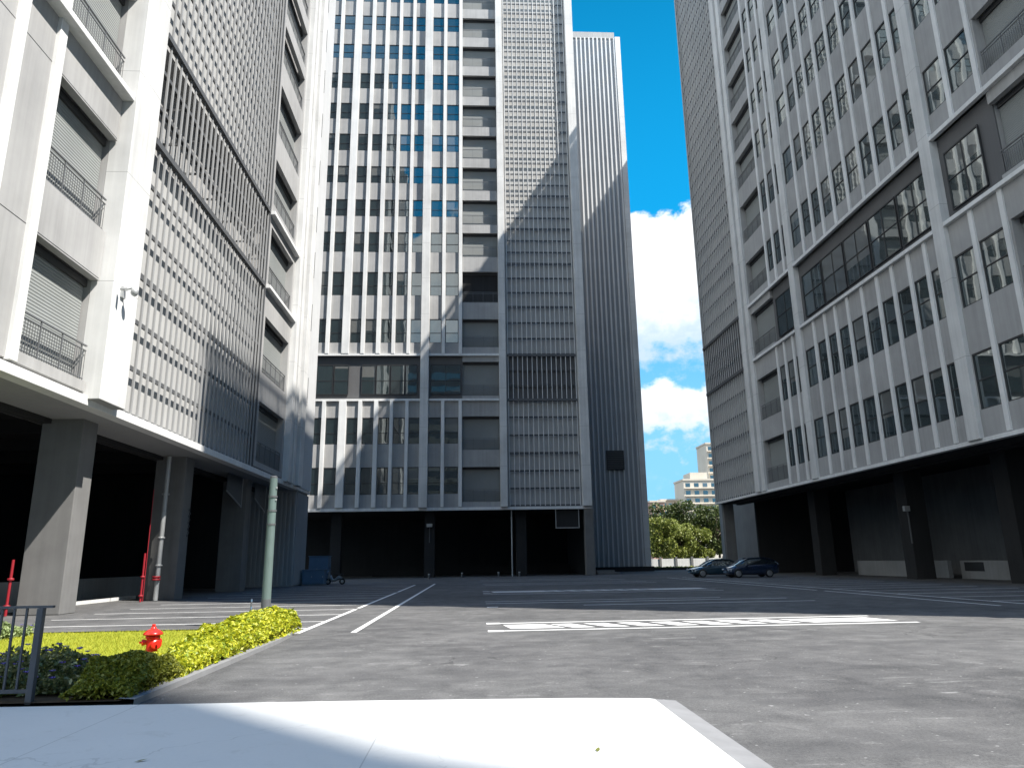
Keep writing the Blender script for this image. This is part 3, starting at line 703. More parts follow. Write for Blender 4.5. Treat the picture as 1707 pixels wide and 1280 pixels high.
b = MB(); b.tube([(29.1, 47.1, 4.4), (29.15, 47.15, 4.0), (29.15, 47.15, 2.3)], .05, 8); b.build('bracket', srail, t)

# ---- ribbed tower beyond
GT = thing('ribbed_tower', 'pale ribbed tower beside the centre tower, its lower half in slanting shade', 'tower', (18, 104, 0))
HT = 81.6; GX0, GX1, GY = 12.8, 23.4, 96.0
b = MB(); b.box((GX0, GY, .6), (GX1 - .8, GY + 20, HT)); b.cur = 1; x = GX0 + .3
while x < GX1 - 1.0: b.box((x, GY - .26, .6), (x + .20, GY, HT)); x += .66
b.build('ribbed_cladding', [rib, ribl], GT)
b = MB(); b.box((GX1 - .8, GY - .36, .6), (GX1, GY + 20.2, HT + .15)); b.build('corner_pier', white, GT)
b = MB(); b.box((GX0, GY - .15, HT), (GX1 - .85, GY + 19, HT + 1.1)); b.build('roof_parapet', panel, GT)
b = MB(); b.box((GX0 - .2, GY - .8, 0), (GX1 + .25, GY + 20.5, .6)); b.build('plinth', dark, GT)
b = MB(); b.box((18.1, GY - .42, 13.3), (20.5, GY - .27, 15.9)); vt = b.build('vent_grille', frame, GT)
b = MB()
for z in np.arange(13.45, 15.8, .25): b.box((18.2, GY - .47, z), (20.4, GY - .42, z + .09))
b.build('vent_slat', srail, vt)
# ---- tower hidden beyond the right one; its roof edge throws the slanting shade on the ribbed tower
HTW = thing('office_tower', 'plain white tower hidden beyond the right tower, shading the ribbed tower', 'tower', (47, 90, 0))
b = MB(); b.box((34, 80, 0), (60, 98.5, 75.6)); b.build('wall', panel, HTW)
b = MB(); b.box((33.7, 80, 75.6), (60, 98.5, 76.1)); b.build('parapet', white, HTW)
# ---- tower behind the photographer that throws the shade over the near pavement
BT = thing('office_tower', 'grey tower standing behind the viewpoint, shading the near pavement', 'tower', (28, -40, 0))
b = MB(); b.box((14, -60, 0), (45, -21.8, 71)); b.box((14, -60, 77.5), (45, -20.0, 88))
b.poly([(14, -21.8, 71), (45, -21.8, 71), (45, -20.0, 77.5), (14, -20.0, 77.5)]); b.poly([(45, -21.8, 71), (45, -60, 71), (45, -60, 77.5), (45, -20.0, 77.5)])
b.poly([(14, -60, 71), (14, -21.8, 71), (14, -20.0, 77.5), (14, -60, 77.5)])
b.build('wall', panel, BT)
b = MB()
for z in np.arange(6, 68, 4.3):
    for x in np.arange(15, 44, 3.2): b.box((x, -21.8, z), (x + 2.4, -21.74, z + 2.2))
tag(b.build('window_rows', glas, BT), kind='stuff')

RTW = thing('office_tower', 'dark grey slab tower across the street behind the viewpoint, mirrored in the low windows', 'tower', (-18, -85, 0))
b = MB(); b.box((-42, -100, 0), (13, -75, 66)); b.build('wall', midw, RTW)
b = MB()
for z in np.arange(4, 63, 4.3): b.box((-41, -75, z), (12, -74.95, z + 2.0))
tag(b.build('window_rows', glas, RTW), kind='stuff')
# ------------------------------------------------------------------ planting by the pavement
def leaves(n, pos, size, up=0.35, asp=0.55):
    """n leaf quads (diamonds) at pos with random facing"""
    d = rng.normal(size=(n, 3)); d[:, 2] = np.abs(d[:, 2]) * .8 + up; d /= np.linalg.norm(d, axis=1)[:, None]
    a = rng.normal(size=(n, 3)); a -= (a * d).sum(1)[:, None] * d; a /= np.linalg.norm(a, axis=1)[:, None]
    c = np.cross(d, a); s_ = (size * rng.uniform(.6, 1.25, n))[:, None]
    v = np.empty((n, 4, 3)); v[:, 0] = pos - a * s_; v[:, 1] = pos + c * s_ * asp + d * s_ * .15; v[:, 2] = pos + a * s_; v[:, 3] = pos - c * s_ * asp + d * s_ * .15
    return v.reshape(-1, 3)
def hedge_pts(n, x0, x1, y0, y1, h, z0=.07, shell=.75):
    y = rng.uniform(y0, y1, n); xi = np.interp(y, [9.3, 10.2, 10.8, 11.6, 12.6, 13.2, 14.2, 16, 18.4], [-4.90, -4.92, -4.76, -4.66, -4.86, -5.0, -5.12, -5.15, -5.3]) + .05 * np.sin(y * 6)
    q = rng.uniform(0, 1, n); x = xi + (x1 - xi) * q
    lump = 1 + .16 * np.sin(y * 2.1 + 1) * np.sin(y * 5.3) + .10 * np.sin(x * 9 + y * 7.7) + .07 * np.sin(y * 13)
    edge_ = np.minimum(1, np.minimum((y - y0), (y1 - y)) / .5 + .35) * np.minimum(1, np.minimum(q, 1 - q) * 4 + .45)
    top_ = h * lump * edge_ * np.interp(y, [10.3, 11.2, 12.6, 13.6, 18], [.95, .70, .72, 1.02, 1.2])
    t = rng.uniform(0, 1, n); t = np.where(rng.uniform(size=n) < shell, 1 - .25 * t ** 1.5, t)
    return np.stack([x, y, z0 + top_ * t], 1)
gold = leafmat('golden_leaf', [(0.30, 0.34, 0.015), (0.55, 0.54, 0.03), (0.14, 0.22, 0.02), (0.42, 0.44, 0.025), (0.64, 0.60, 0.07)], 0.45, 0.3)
green = leafmat('dark_green_leaf', [(0.035, 0.06, 0.012), (0.08, 0.11, 0.02), (0.05, 0.085, 0.016)], 0.45, 0.2)
stemm = simple('twig_bark', (0.10, 0.07, 0.045), 0.9)
def shrub(name, label, cat, parts, loc, group=None):
    t = thing(name, label, cat, loc, group)
    for nm, pts, size, m_, up in parts:
        v = leaves(len(pts), pts, size, up) - np.array(loc); n = len(pts)
        o = inst(nm, npmesh(nm, v, n, 4, m_), t, loc)
    return t
P1 = np.concatenate([hedge_pts(36000, -5.08, -4.10, 11.0, 18.3, .375)])
t = shrub('hedge', 'low golden leaved hedge along the curved kerb beside the lawn', 'hedge', [('foliage', P1, .048, gold, .30)], (-4.7, 14.2, .06))
tw = MB()
for i in range(120):
    x, y = rng.uniform(-4.6, -4.25), rng.uniform(11.2, 18.0); tw.tube([(x, y, .05), (x + rng.normal() * .05, y + rng.normal() * .05, .28)], .008, 5)
tag(tw.build('twigs', stemm, t), kind='stuff')
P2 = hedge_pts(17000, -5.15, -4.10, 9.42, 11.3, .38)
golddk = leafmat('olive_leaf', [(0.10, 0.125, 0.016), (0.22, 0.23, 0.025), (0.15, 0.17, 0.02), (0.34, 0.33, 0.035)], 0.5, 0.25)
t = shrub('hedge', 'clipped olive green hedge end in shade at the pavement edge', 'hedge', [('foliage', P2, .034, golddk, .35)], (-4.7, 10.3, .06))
tw = MB()
for i in range(60):
    x, y = rng.uniform(-4.7, -4.25), rng.uniform(9.5, 11.2); tw.tube([(x, y, .05), (x + rng.normal() * .08, y + rng.normal() * .05, .28)], .008, 5)
tag(tw.build('twigs', stemm, t), kind='stuff')
purple = simple('purple_petal', (0.17, 0.11, 0.5), 0.5, 0, .3, .2, 30)
def bush(x0, x1, y0, y1, h, n, label, nf, lm, size=.05):
    hz = lambda x, y: h * np.sqrt(np.maximum(.12, 1 - np.minimum(1, ((x - (x0 + x1) / 2) / (x1 - x0) * 2) ** 2 + ((y - (y0 + y1) / 2) / (y1 - y0) * 2) ** 2) * .85))
    c = ((x0 + x1) / 2, (y0 + y1) / 2, .06)
    x = rng.uniform(x0, x1, n); y = rng.uniform(y0, y1, n); r_ = np.minimum(1, ((x - c[0]) / (x1 - x0) * 2) ** 2 + ((y - c[1]) / (y1 - y0) * 2) ** 2)
    z = .08 + h * np.sqrt(1 - r_ * .85) * rng.uniform(0.05, 1.0, n) * (1 + .2 * np.sin(x * 9) * np.sin(y * 8))
    t = shrub('flowering_shrub', label, 'shrub', [('foliage', np.stack([x, y, z], 1), size, lm, .25)], c, 'purple flowering shrubs behind the fence')
    tw = MB()
    for i in range(int(26 * (x1 - x0))):
        px, py = rng.uniform(x0 + .1, x1 - .1), rng.uniform(y0 + .1, y1 - .1)
        tw.tube([(px, py, .05), (px + rng.normal() * .04, py + rng.normal() * .04, .06 + float(hz(px, py)) * .8)], .007, 5)
    tag(tw.build('twigs', stemm, t), kind='stuff')
    fl = MB()
    for i in range(nf):
        px, py = rng.uniform(x0 + .05, x1 - .05), rng.uniform(y0, y1); pz = .1 + float(hz(px, py)) * rng.uniform(.9, 1.12)
        for k in range(5):
            a = k * 1.2566 + i; ca, sa = math.cos(a), math.sin(a)
            fl.poly([(px, py, pz), (px + .028 * ca - .012 * sa, py + .028 * sa + .012 * ca, pz + .022), (px + .045 * ca, py + .045 * sa, pz + .016), (px + .028 * ca + .012 * sa, py + .028 * sa - .012 * ca, pz + .022)])
    fl.build('blossom', purple, t)
mixl = leafmat('shrub_leaf', [(0.06, 0.08, 0.025), (0.16, 0.19, 0.06), (0.10, 0.12, 0.04), (0.36, 0.36, 0.18)], 0.4, 0.25)
bush(-6.7, -4.95, 9.75, 11.3, .46, 8500, 'leafy shrub with purple flowers between fence post and hedge', 70, mixl, .036)
bush(-8.6, -6.5, 9.75, 11.2, .48, 8000, 'dark leafy shrub with purple flowers behind the fence bars', 80, mixl, .036)
palel = leafmat('pale_shrub_leaf', [(0.14, 0.19, 0.07), (0.30, 0.36, 0.16), (0.20, 0.26, 0.10)], 0.45, 0.25)
bush(-13.2, -10.3, 16.3, 18.3, .5, 9000, 'pale green rounded shrub at the far edge of the lawn', 14, palel, .06)

# ------------------------------------------------------------------ fence
fm = simple('grey_fence_paint', (0.075, 0.08, 0.092), 0.45, 0.2)
fx, fy = -5.27, 9.45
t = thing('metal_fence', 'dark grey metal fence with thin vertical bars at the pavement edge', 'fence', (fx, fy, 0))
b = MB(); b.box((fx - .04, fy - .035, .03), (fx + .035, fy + .04, 1.125)); b.build('post', fm, t, bevel=.006)
for px in (-7.22, -9.22): b = MB(); b.box((px - .04, fy - .04, .03), (px + .04, fy + .04, 1.125)); b.build('post', fm, t, bevel=.006)
b = MB(); b.box((-11.2, fy - .03, 1.127), (fx + .14, fy + .03, 1.155)); b.build('rail', fm, t)
b = MB(); b.box((-11.2, fy - .02, .16), (fx - .04, fy + .02, .20)); b.build('rail', fm, t)
x = fx - .17
k_ = 0
while x > -11.1:
    if min(abs(x + 7.22), abs(x + 9.22)) > .06:
        b = MB(); b.box((x - .012, fy - .012, .20), (x + .012, fy + .012, 1.125)); b.build('bar', fm, t)
    x -= .145

# ------------------------------------------------------------------ hydrant
hyd = simple('hydrant_red', (0.62, 0.022, 0.012), 0.28, 0, 0.5, .08, 6)
hx, hy = -5.40, 13.05
t = HY = thing('fire_hydrant', 'red fire hydrant standing on the lawn behind the golden hedge', 'fire hydrant', (hx, hy, .06))
b = MB(); b.lathe([(.15, .06), (.15, .10), (.105, .11), (.105, .16), (.10, .18), (.098, .50), (.125, .52), (.125, .56), (.10, .575)], (hx, hy, 0), 28); b.build('barrel', hyd, t, smooth=False, bevel=.004)
b = MB(); b.lathe([(.135, .575), (.165, .585), (.17, .605), (.155, .63), (.125, .66), (.085, .69), (.05, .705), (.045, .735), (.035, .745)], (hx, hy, 0), 28); cp = b.build('bonnet', hyd, t, smooth=True)
b = MB(); b.lathe([(.032, .74), (.032, .79), (.02, .80)], (hx, hy, 0), 5); b.build('operating_nut', hyd, cp)
def nozzle(dx, dy, r_, ln, z):
    b = MB(); p0 = Vector((hx, hy, z)); d = Vector((dx, dy, 0)).normalized()
    b.tube([p0 + d * .06, p0 + d * (.10 + ln)], r_ * .78, 20); b.tube([p0 + d * (.10 + ln * .35), p0 + d * (.10 + ln)], r_, 20)
    b.tube([p0 + d * (.10 + ln), p0 + d * (.115 + ln), p0 + d * (.125 + ln)], [r_ * 1.12, r_ * 1.12, r_ * .9], 20); b.tube([p0 + d * (.125 + ln), p0 + d * (.165 + ln)], .022, 5)
    return b.build('nozzle', hyd, t)
nozzle(.75, -.66, .085, .05, .40); nozzle(-.95, -.30, .06, .05, .44); nozzle(.35, .93, .06, .05, .44)
b = MB()
for i in range(8):
    a = i * math.pi / 4; b.lathe([(.014, .095), (.014, .125)], (hx + .132 * math.cos(a), hy + .132 * math.sin(a), 0), 6)
b.build('bolts', hyd, t)

for o in (HY,):
    o.scale = (.92, .92, .80)
# ------------------------------------------------------------------ steel pole
pgrey = simple('pole_grey_green', (0.12, 0.165, 0.155), 0.5, 0.1)
pdk = simple('pole_base_grey', (0.12, 0.125, 0.13), 0.5, 0.3)
px, py = -5.42, 19.9
t = thing('steel_pole', 'tall plain grey green steel pole with collars behind the end of the golden hedge', 'pole', (px, py, 0))
b = MB(); b.tube([(px, py, .72), (px, py, 3.0)], [.118, .108], 20); b.build('shaft', pgrey, t, smooth=False)
b = MB(); b.tube([(px, py, 3.0), (px, py, 3.88)], [.104, .098], 20); b.build('upper_shaft', pgrey, t)
b = MB(); b.tube([(px, py, .0), (px, py, .72)], [.125, .122], 20); b.build('base_sleeve', pdk, t)
for z in (2.62, 2.98, 3.36): b = MB(); b.tube([(px, py, z), (px, py, z + .05)], .122, 20); b.build('collar', pdk, t)
for z in (3.30, 3.62):
    b = MB(); b.box((px + .085, py - .07, z - .025), (px + .12, py - .03, z + .025)); b.build('cable_clip', galv, t)
b = MB(); b.tube([(px, py, 3.88), (px, py, 3.93), (px, py, 3.95)], [.095, .095, .05], 20); b.build('cap', pdk, t)
# thin marker post by the pole
t = thing('marker_post', 'thin dark marker post beside the steel pole', 'post', (-5.68, 19.5, 0))
b = MB(); b.tube([(-5.68, 19.5, 0), (-5.68, 19.5, .75)], .02, 10); b.build('shaft', pdk, t)
b = MB()
for z in (.3, .5, .68): b.tube([(-5.68, 19.5, z), (-5.68, 19.5, z + .06)], .022, 10)
b.build('reflective_band', bluem, t)

# ------------------------------------------------------------------ security camera on the left tower
t = thing('security_camera', 'pale dome security camera on the white pilaster of the left tower', 'camera', (-12.7, 25.2, 11.2))
b = MB(); b.box((-12.695, 25.0, 11.05), (-12.62, 25.25, 11.45)); b.build('mount', galv, t)
b = MB(); b.tube([(-12.64, 25.1, 11.35), (-12.35, 25.1, 11.42), (-12.25, 25.1, 11.36)], .035, 10); b.build('arm', galv, t)
b = MB(); b.lathe([(.02, .0), (.10, -.02), (.13, -.08), (.13, -.16), (.10, -.24), (.04, -.29)], (-12.25, 25.1, 11.40), 20); b.build('dome', galv, t, smooth=True)
b = MB(); b.tube([(-12.55, 24.75, 11.25), (-12.30, 24.6, 11.18)], .06, 12); b.build('bullet_camera', galv, t)

# ------------------------------------------------------------------ cabinets by the stair core
def cabinet(x0, x1, y0, y1, h, label, nd):
    t = thing('equipment_cabinet', label, 'cabinet', ((x0 + x1) / 2, (y0 + y1) / 2, 0))
    b = MB(); b.box((x0, y0, .1), (x1, y1, h)); b.build('housing', bluem, t, bevel=.02)
    b = MB(); b.box((x0 - .05, y0 - .05, h + .002), (x1 + .05, y1 + .05, h + .06)); b.build('lid', bluem, t)
    b = MB(); b.box((x0 - .03, y0 - .03, 0), (x1 + .03, y1 + .03, .098)); b.build('plinth', conc, t)
    w = (x1 - x0) / nd
    for i in range(nd):
        b = MB(); b.box((x0 + i * w + .03, y0 - .022, .16), (x0 + (i + 1) * w - .03, y0 - .002, h - .06)); d = b.build('door', bluem, t)
        b = MB(); b.box((x0 + (i + 1) * w - .12, y0 - .05, h * .5), (x0 + (i + 1) * w - .08, y0 - .024, h * .5 + .16)); b.build('handle', galv, d)
cabinet(-13.0, -11.35, 57.2, 58.4, 1.12, 'low blue grey cabinet with two doors in front of the stair core', 2)
cabinet(-13.0, -11.5, 59.3, 60.5, 2.15, 'taller dark blue cabinet standing behind the low one', 2)

# ------------------------------------------------------------------ parked cars
tyre = simple('tyre_rubber', (0.02, 0.02, 0.02), 0.85); rimm = simple('alloy_rim', (0.45, 0.46, 0.47), 0.3, 0.8)
lampm = simple('headlamp_lens', (0.6, 0.62, 0.65), 0.1, 0, .6); cglass = glass('car_glass', (0.01, 0.014, 0.016), 0.12)
def carpaint(name, c):
    m, t, b = mat(name, c, 0.25, 0.3, 0.5); b.inputs['Coat Weight'].default_value = 1; b.inputs['Coat Roughness'].default_value = 0.04; return m
def car(loc, paintc, label, prof, group):
    """prof: stations (x, sill z, belt z, half width); cab: (x, roof z, half width)"""
    body, cab, L, wx = prof
    t = thing('parked_car', label, 'car', loc, group); X, Y = loc[0], loc[1]
    b = MB(); rings = []
    for x, zs, zb, hw in body:
        n = len(b.v); rings.append(n); zm = zs + (zb - zs) * .55
        for y, z in ((-hw * .9, zs), (-hw, zs + .12), (-hw * 1.0, zm), (-hw * .95, zb - .04), (-hw * .82, zb), (0, zb + .03), (hw * .82, zb), (hw * .95, zb - .04), (hw, zm), (hw, zs + .12), (hw * .9, zs)):
            b.v.append((X + x, Y + y, z))
    K = 11
    for a, c in zip(rings, rings[1:]):
        for k in range(K):
            k2 = (k + 1) % K; b.f.append((a + k, c + k, c + k2, a + k2)); b.mi.append(0)
    b.f.append(tuple(rings[0] + k for k in range(K))); b.mi.append(0); b.f.append(tuple(rings[-1] + k for k in reversed(range(K)))); b.mi.append(0)
    bd = b.build('body', paintc, t, smooth=True, sub=1)
    zb_at = lambda x: np.interp(x, [q[0] for q in body], [q[2] for q in body])
    gsh, rf = MB(), MB(); rg = []
    for x, zr, hw in cab:
        zb = zb_at(x) - .05; hb = .80; n = len(gsh.v); rg.append(n)
        for y, z in ((-hb, zb), (-(hb + hw) / 2 - .03, (zb + zr) / 2), (-hw, zr), (hw, zr), ((hb + hw) / 2 + .03, (zb + zr) / 2), (hb, zb)): gsh.v.append((X + x, Y + y, z))
    for a, c in zip(rg, rg[1:]):
        for k in range(5): gsh.f.append((a + k, c + k, c + k + 1, a + k + 1)); gsh.mi.append(0)
    gsh.build('windows', cglass, t, smooth=True)
    rr = [(x, zr, hw) for x, zr, hw in cab if zr > max(c[1] for c in cab) - .22]
    for (x, zr, hw), (x2, zr2, hw2) in zip(rr, rr[1:]):
        rf.poly([(X + x, Y - hw - .02, zr + .015), (X + x2, Y - hw2 - .02, zr2 + .015), (X + x2, Y, zr2 + .045), (X + x, Y, zr + .045)])
        rf.poly([(X + x, Y, zr + .045), (X + x2, Y, zr2 + .045), (X + x2, Y + hw2 + .02, zr2 + .015), (X + x, Y + hw + .02, zr + .015)])
    for s_ in (-1, 1):
        pts = [(X + x, Y + s_ * (hw + .01), zr + .01) for x, zr, hw in cab]; pts[0] = (pts[0][0], Y + s_ * .78, zb_at(cab[0][0])); pts[-1] = (pts[-1][0], Y + s_ * .78, zb_at(cab[-1][0]))
        rf.tube(pts, .035, 6)
    rf.build('roof', paintc, t)
    for x in wx:
        for s_ in (-1, 1):
            w = MB(); w.lathe([(.20, -.10), (.31, -.11), (.33, -.07), (.33, .07), (.31, .11), (.20, .10)], (X + x, Y + s_ * .80, .33), 22, 'y'); wo_ = w.build('wheel', tyre, t, loc=(X + x, Y + s_ * .80, .33))
            w = MB(); w.lathe([(.05, .0), (.21, .0), (.22, .02), (.19, .03), (.05, .035)] if s_ > 0 else [(.05, -.035), (.19, -.03), (.22, -.02), (.21, 0), (.05, 0)], (X + x, Y + s_ * .90, .33), 20, 'y'); w.build('rim', rimm, wo_)
    for s_ in (-1, 1):
        w = MB(); w.box((X + .02, Y + s_ * .48, .60), (X + .30, Y + s_ * .80, .70)); w.build('headlight', lampm, t, bevel=.02)
        w = MB(); w.box((X + 1.42, Y + s_ * .90, .92), (X + 1.62, Y + s_ * 1.04, 1.05)); w.build('mirror', paintc, t, bevel=.03)
    w = MB(); w.box((X - .03, Y - .26, .38), (X + .03, Y + .26, .50)); w.build('number_plate', bluem, t)
sedan = ([(0, .34, .55, .55), (.12, .24, .68, .76), (.6, .20, .80, .88), (1.3, .18, .92, .90), (2.4, .18, .96, .91), (3.6, .18, 1.0, .91), (4.3, .22, 1.0, .88), (4.62, .30, .92, .74), (4.70, .40, .80, .6)],
         [(1.05, .92, .70), (1.55, 1.20, .62), (2.05, 1.41, .58), (2.7, 1.46, .58), (3.3, 1.40, .58), (3.95, 1.14, .62), (4.3, 1.0, .66)], 4.7, (.88, 3.65))
hatch_ = ([(0, .34, .60, .6), (.10, .24, .76, .78), (.5, .20, .90, .88), (1.2, .18, 1.0, .91), (2.4, .18, 1.02, .91), (3.4, .18, 1.04, .91), (4.05, .24, 1.04, .87), (4.25, .36, .95, .74)],
          [(.75, .95, .72), (1.3, 1.28, .64), (1.75, 1.48, .60), (2.6, 1.53, .60), (3.4, 1.48, .60), (3.95, 1.22, .62), (4.15, 1.04, .66)], 4.25, (.78, 3.3))
car((18.2, 61.4, 0), carpaint('dark_teal_paint', (0.02, 0.05, 0.075)), 'low dark blue sedan parked farther of the two, nose out', sedan, 'cars parked by the right tower')
car((20.3, 58.6, 0), carpaint('navy_paint', (0.015, 0.028, 0.06)), 'navy hatchback parked nearer than the sedan, nose in the light', hatch_, 'cars parked by the right tower')

# ------------------------------------------------------------------ scooter in the shade of the centre tower
sx, sy = -10.7, 58.3
t = thing('motor_scooter', 'grey motor scooter parked by the blue cabinets under the centre tower', 'scooter', (sx, sy, 0))
scm = simple('scooter_paint', (0.22, 0.225, 0.23), 0.35)
for x in (-.55, .55):
    w = MB(); w.lathe([(.12, -.05), (.22, -.05), (.24, 0), (.22, .05), (.12, .05)], (sx + x, sy, .24), 18, 'y'); wo_ = w.build('wheel', tyre, t)
    w = MB(); w.lathe([(.03, -.055), (.12, -.052), (.12, .052), (.03, .055)], (sx + x, sy, .24), 14, 'y'); w.build('rim', rimm, wo_)
w = MB(); w.tube([(sx + .5, sy, .45), (sx + .30, sy, .55), (sx - .0, sy, .35), (sx - .25, sy, .35), (sx - .38, sy, .7)], [.14, .18, .12, .12, .10], 12); w.build('body', scm, t, smooth=True)
w = MB(); w.box((sx - .05, sy - .14, .70), (sx + .62, sy + .14, .82)); w.build('seat', tyre, t, bevel=.04)
w = MB(); w.box((sx - .56, sy - .17, .40), (sx - .42, sy + .17, 1.0)); w.build('leg_shield', scm, t, bevel=.05)
w = MB(); w.tube([(sx - .42, sy - .33, 1.03), (sx - .48, sy, 1.0), (sx - .42, sy + .33, 1.03)], .025, 8); w.build('handlebar', srail, t)
for s_ in (-1, 1):
    w = MB(); w.tube([(sx - .44, sy + s_ * .25, 1.03), (sx - .44, sy + s_ * .32, 1.24)], .01, 6); w.box((sx - .46, sy + s_ * .26, 1.22), (sx - .43, sy + s_ * .42, 1.33)); w.build('mirror', tyre, t)
w = MB(); w.tube([(sx - .60, sy, .93), (sx - .52, sy, .93)], .08, 14); w.build('headlight', lampm, t)

# low bollards under the centre tower
for i, (x, y, lb) in enumerate([(-1.1, 74.9, 'small pale bollard left of centre pillar in the shade'), (2.6, 75.0, 'small pale bollard between the pillars in the shade'), (-4.2, 71.2, 'small pale bollard nearest the lane line in the shade'), (4.7, 74.8, 'small pale bollard at the foot of the thin pipe')]):
    t = thing('bollard', lb, 'bollard', (x, y, 0), 'small bollards before the centre tower')
    b = MB(); b.tube([(x, y, 0), (x, y, .52)], .09, 12); b.build('shaft', srail, t)
    b = MB(); b.tube([(x, y, .40), (x, y, .50)], .094, 12); b.build('reflective_band', galv, t)

# ------------------------------------------------------------------ background: trees, fence, houses
bark = simple('tree_bark', (0.10, 0.08, 0.06), 0.9, 0, .1, .25, 4)
tl1 = leafmat('bright_tree_leaf', [(0.10, 0.13, 0.022), (0.21, 0.24, 0.045), (0.15, 0.18, 0.03), (0.26, 0.27, 0.07)], 0.5, 0.25)
tl2 = leafmat('deep_tree_leaf', [(0.03, 0.05, 0.014), (0.09, 0.12, 0.03), (0.055, 0.08, 0.02), (0.13, 0.15, 0.04)], 0.5, 0.2)
def tree(x, y, h, r_, m_, label, n=6500, size=.22):
    t = thing('leafy_tree', label, 'tree', (x, y, 0), 'trees between the towers')
    b = MB(); hh = h * .5; b.tube([(x, y, 0), (x + .1, y, hh * .5), (x - .1, y + .1, hh), (x, y, h * .8)], [.24, .2, .15, .05], 9)
    cl = []
    for i in range(26):
        a = rng.uniform(0, 6.28); q = rng.uniform(.25, 1) ** .6; zz = rng.uniform(-.85, 1)
        c = np.array([x + math.cos(a) * r_ * q * math.sqrt(max(.08, 1 - zz * zz * .8)), y + math.sin(a) * r_ * q * math.sqrt(max(.08, 1 - zz * zz * .8)), h * .56 + zz * h * .38]); cl.append(c)
        if i < 12: b.tube([(x, y, h * rng.uniform(.25, .55)), tuple((c + np.array([x, y, h * .45])) / 2 + rng.normal(size=3) * .15), tuple(c)], [.10, .06, .02], 6)
    b.build('trunk', bark, t)
    pts = []
    for c in cl:
        k = n // 26; s_ = rng.normal(size=(k, 3)); s_ /= np.linalg.norm(s_, axis=1)[:, None]; s_ *= (rng.uniform(.35, 1, k) ** .5)[:, None] * rng.uniform(.28, .46) * r_
        s_[:, 2] *= .8; pts.append(c + s_)
    pts = np.concatenate(pts); pts = pts[pts[:, 2] > .6]
    v = leaves(len(pts), pts, size, .2, .6) - np.array([x, y, 0])
    inst('crown', npmesh('crown', v, len(pts), 4, m_), t, (x, y, 0))
for a in ((32.5, 124, 8.5, 3.6, tl1, 'bright green rounded tree nearest the ribbed tower'), (36.2, 126, 7.2, 3.2, tl1, 'low bright green tree in the middle of the gap'),
          (39.6, 128, 6.8, 3.0, tl1, 'low bushy light green tree by the parked cars'), (35.4, 133, 11.6, 4.0, tl2, 'tall darker tree rising behind the low bright one'),
          (40.2, 132, 12.4, 4.4, tl2, 'tallest dark tree in the gap'), (44.6, 131, 11.8, 4.0, tl2, 'dark tree half hidden by the corner pillar'), (31.2, 136, 9.6, 3.8, tl2, 'dark tree peeping out behind the ribbed tower edge'),
          (47.6, 135, 10.5, 4.2, tl2, 'dark tree behind the right tower pillars')):
    tree(*a)
wb = thing('boundary_wall', 'low pale boundary wall with posts in front of the trees', 'wall', (38, 118, 0))
b = MB(); b.box((24, 118, 0), (58, 118.3, 1.5)); b.build('panel', white, wb)
for x in np.arange(25, 58, 2.6): b = MB(); b.box((x, 117.85, 0), (x + .35, 117.995, 1.8)); b.build('post', conc, wb)
vg = leafmat('verge_leaf', [(0.14, 0.16, 0.03), (0.26, 0.27, 0.06), (0.20, 0.22, 0.05)], 0.6, .2)
n = 5000; pp = np.stack([rng.uniform(25, 60, n), rng.uniform(104, 117, n), rng.uniform(.03, .22, n)], 1)
tag(inst('verge_grass', npmesh('verge_grass', leaves(n, pp, .25, .3), n, 4, vg), None, (0, 0, 0)), kind='stuff')
b = MB(); b.box((14.5, 100.5, 0), (33, 100.9, .35)); tag(b.build('road_kerb', dark), kind='structure')
t = thing('step_block', 'pale blue grey concrete step at the foot of the ribbed tower', 'step', (14.6, 78.6, 0))
b = MB(); b.box((13.3, 78.0, 0), (15.6, 79.4, .22)); b.build('tread', conc, t); b = MB(); b.box((13.3, 78.6, .222), (15.2, 79.4, .45)); b.build('upper_tread', conc, t)
cream = plaster('cream_render', (0.56, 0.46, 0.34), 0.12, 0.1, scale=.1); pinkr = plaster('terracotta_render', (0.42, 0.26, 0.2), 0.12, 0.1, scale=.1); offw = plaster('offwhite_render', (0.58, 0.52, 0.43), 0.1, .1, scale=.1)
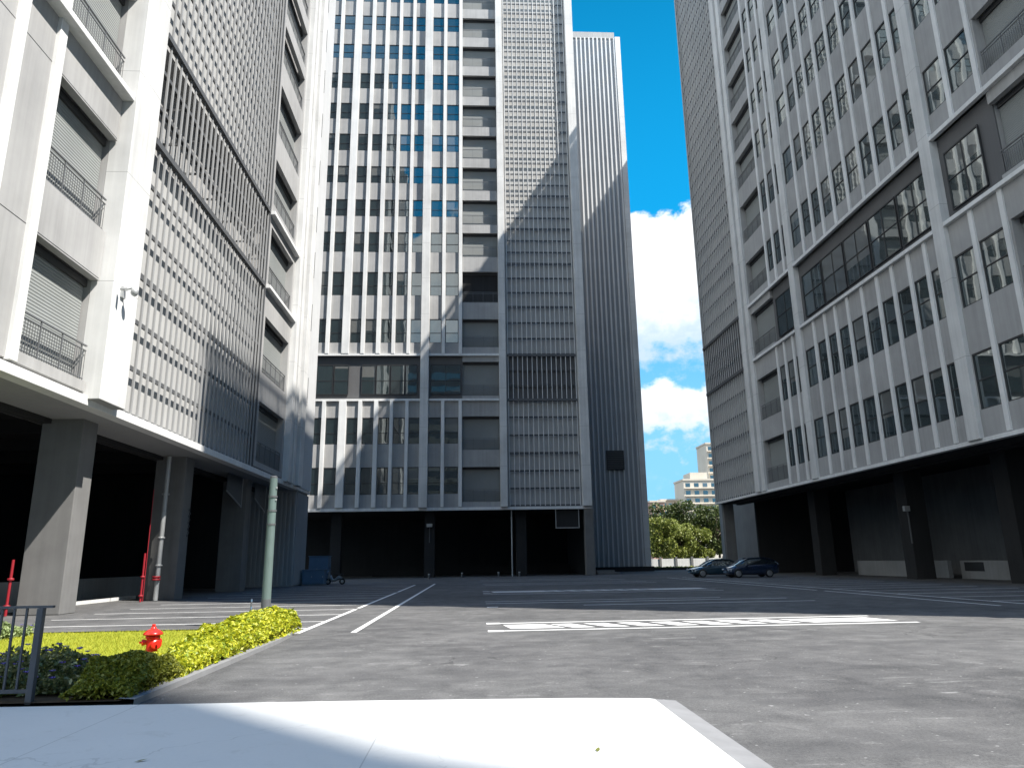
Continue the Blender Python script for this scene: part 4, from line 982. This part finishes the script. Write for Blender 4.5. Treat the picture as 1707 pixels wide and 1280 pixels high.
def block(x0, x1, y, z1, dp, m_, label, nst, nw, z0=0, roof=None):
    t = thing('apartment_block', label, 'building', ((x0 + x1) / 2, y + dp / 2, 0), 'apartment blocks beyond the trees')
    b = MB(); b.box((x0, y, z0), (x1, y + dp, z1)); b.build('wall', m_, t)
    b = MB(); b.box((x0 - .4, y - .4, z1), (x1 + .4, y + dp, z1 + .7)); b.build('roof_parapet', offw, t)
    h = 3.2; w = (x1 - x0) / nw
    for i in range(nst):
        z = z1 - 2.7 - i * h
        for j in range(nw):
            b = MB(); b.box((x0 + w * (j + .22), y - .06, z), (x0 + w * (j + .75), y + .1, z + 1.6)); b.build('window', glas, t)
        b = MB(); b.box((x0 + .3, y - 1.0, z - .75), (x1 - .3, y - .02, z - .45)); b.build('balcony_slab', offw, t)
    if roof: b = MB(); b.box((x0 + (x1 - x0) * .2, y + 2, z1 + .7), (x0 + (x1 - x0) * .6, y + dp - 2, z1 + 3.6)); b.build('stair_head', m_, t)
block(74.5, 80.5, 300, 24.5, 12, pinkr, 'small terracotta block lowest and leftmost on the skyline', 3, 2)
block(80.7, 88.5, 306, 25.5, 12, cream, 'low cream block between terracotta block and taller one', 3, 3)
block(88.6, 107, 298, 33.2, 14, offw, 'off-white block of flats with penthouse above the trees', 4, 5, 0, True)
block(103.6, 120, 310, 50.5, 14, offw, 'slim tallest pale block at the right tower edge', 9, 5)

# ------------------------------------------------------------------ fallen leaves on the pavement
lf = simple('dry_leaf', (0.13, 0.14, 0.03), 0.7)
for x, y, a, lb in ((-2.75, 6.65, .4, 'small dry leaf on the shaded pavement farther from the kerb'), (1.05, 6.55, 1.3, 'small dry leaf on the sunlit pavement'), (-4.0, 6.1, 2.2, 'small dry leaf on the shaded pavement at lower left')):
    b = MB(); c_, s_ = math.cos(a), math.sin(a); q = [(-.05, 0, 0), (0, -.022, .008), (.055, 0, .012), (0, .022, .006)]
    b.poly([(x + u * c_ - v * s_, y + u * s_ + v * c_, ZS + .004 + w) for u, v, w in q])
    tag(b.build('fallen_leaf', lf), lb, 'leaf', 'fallen leaves on the pavement')
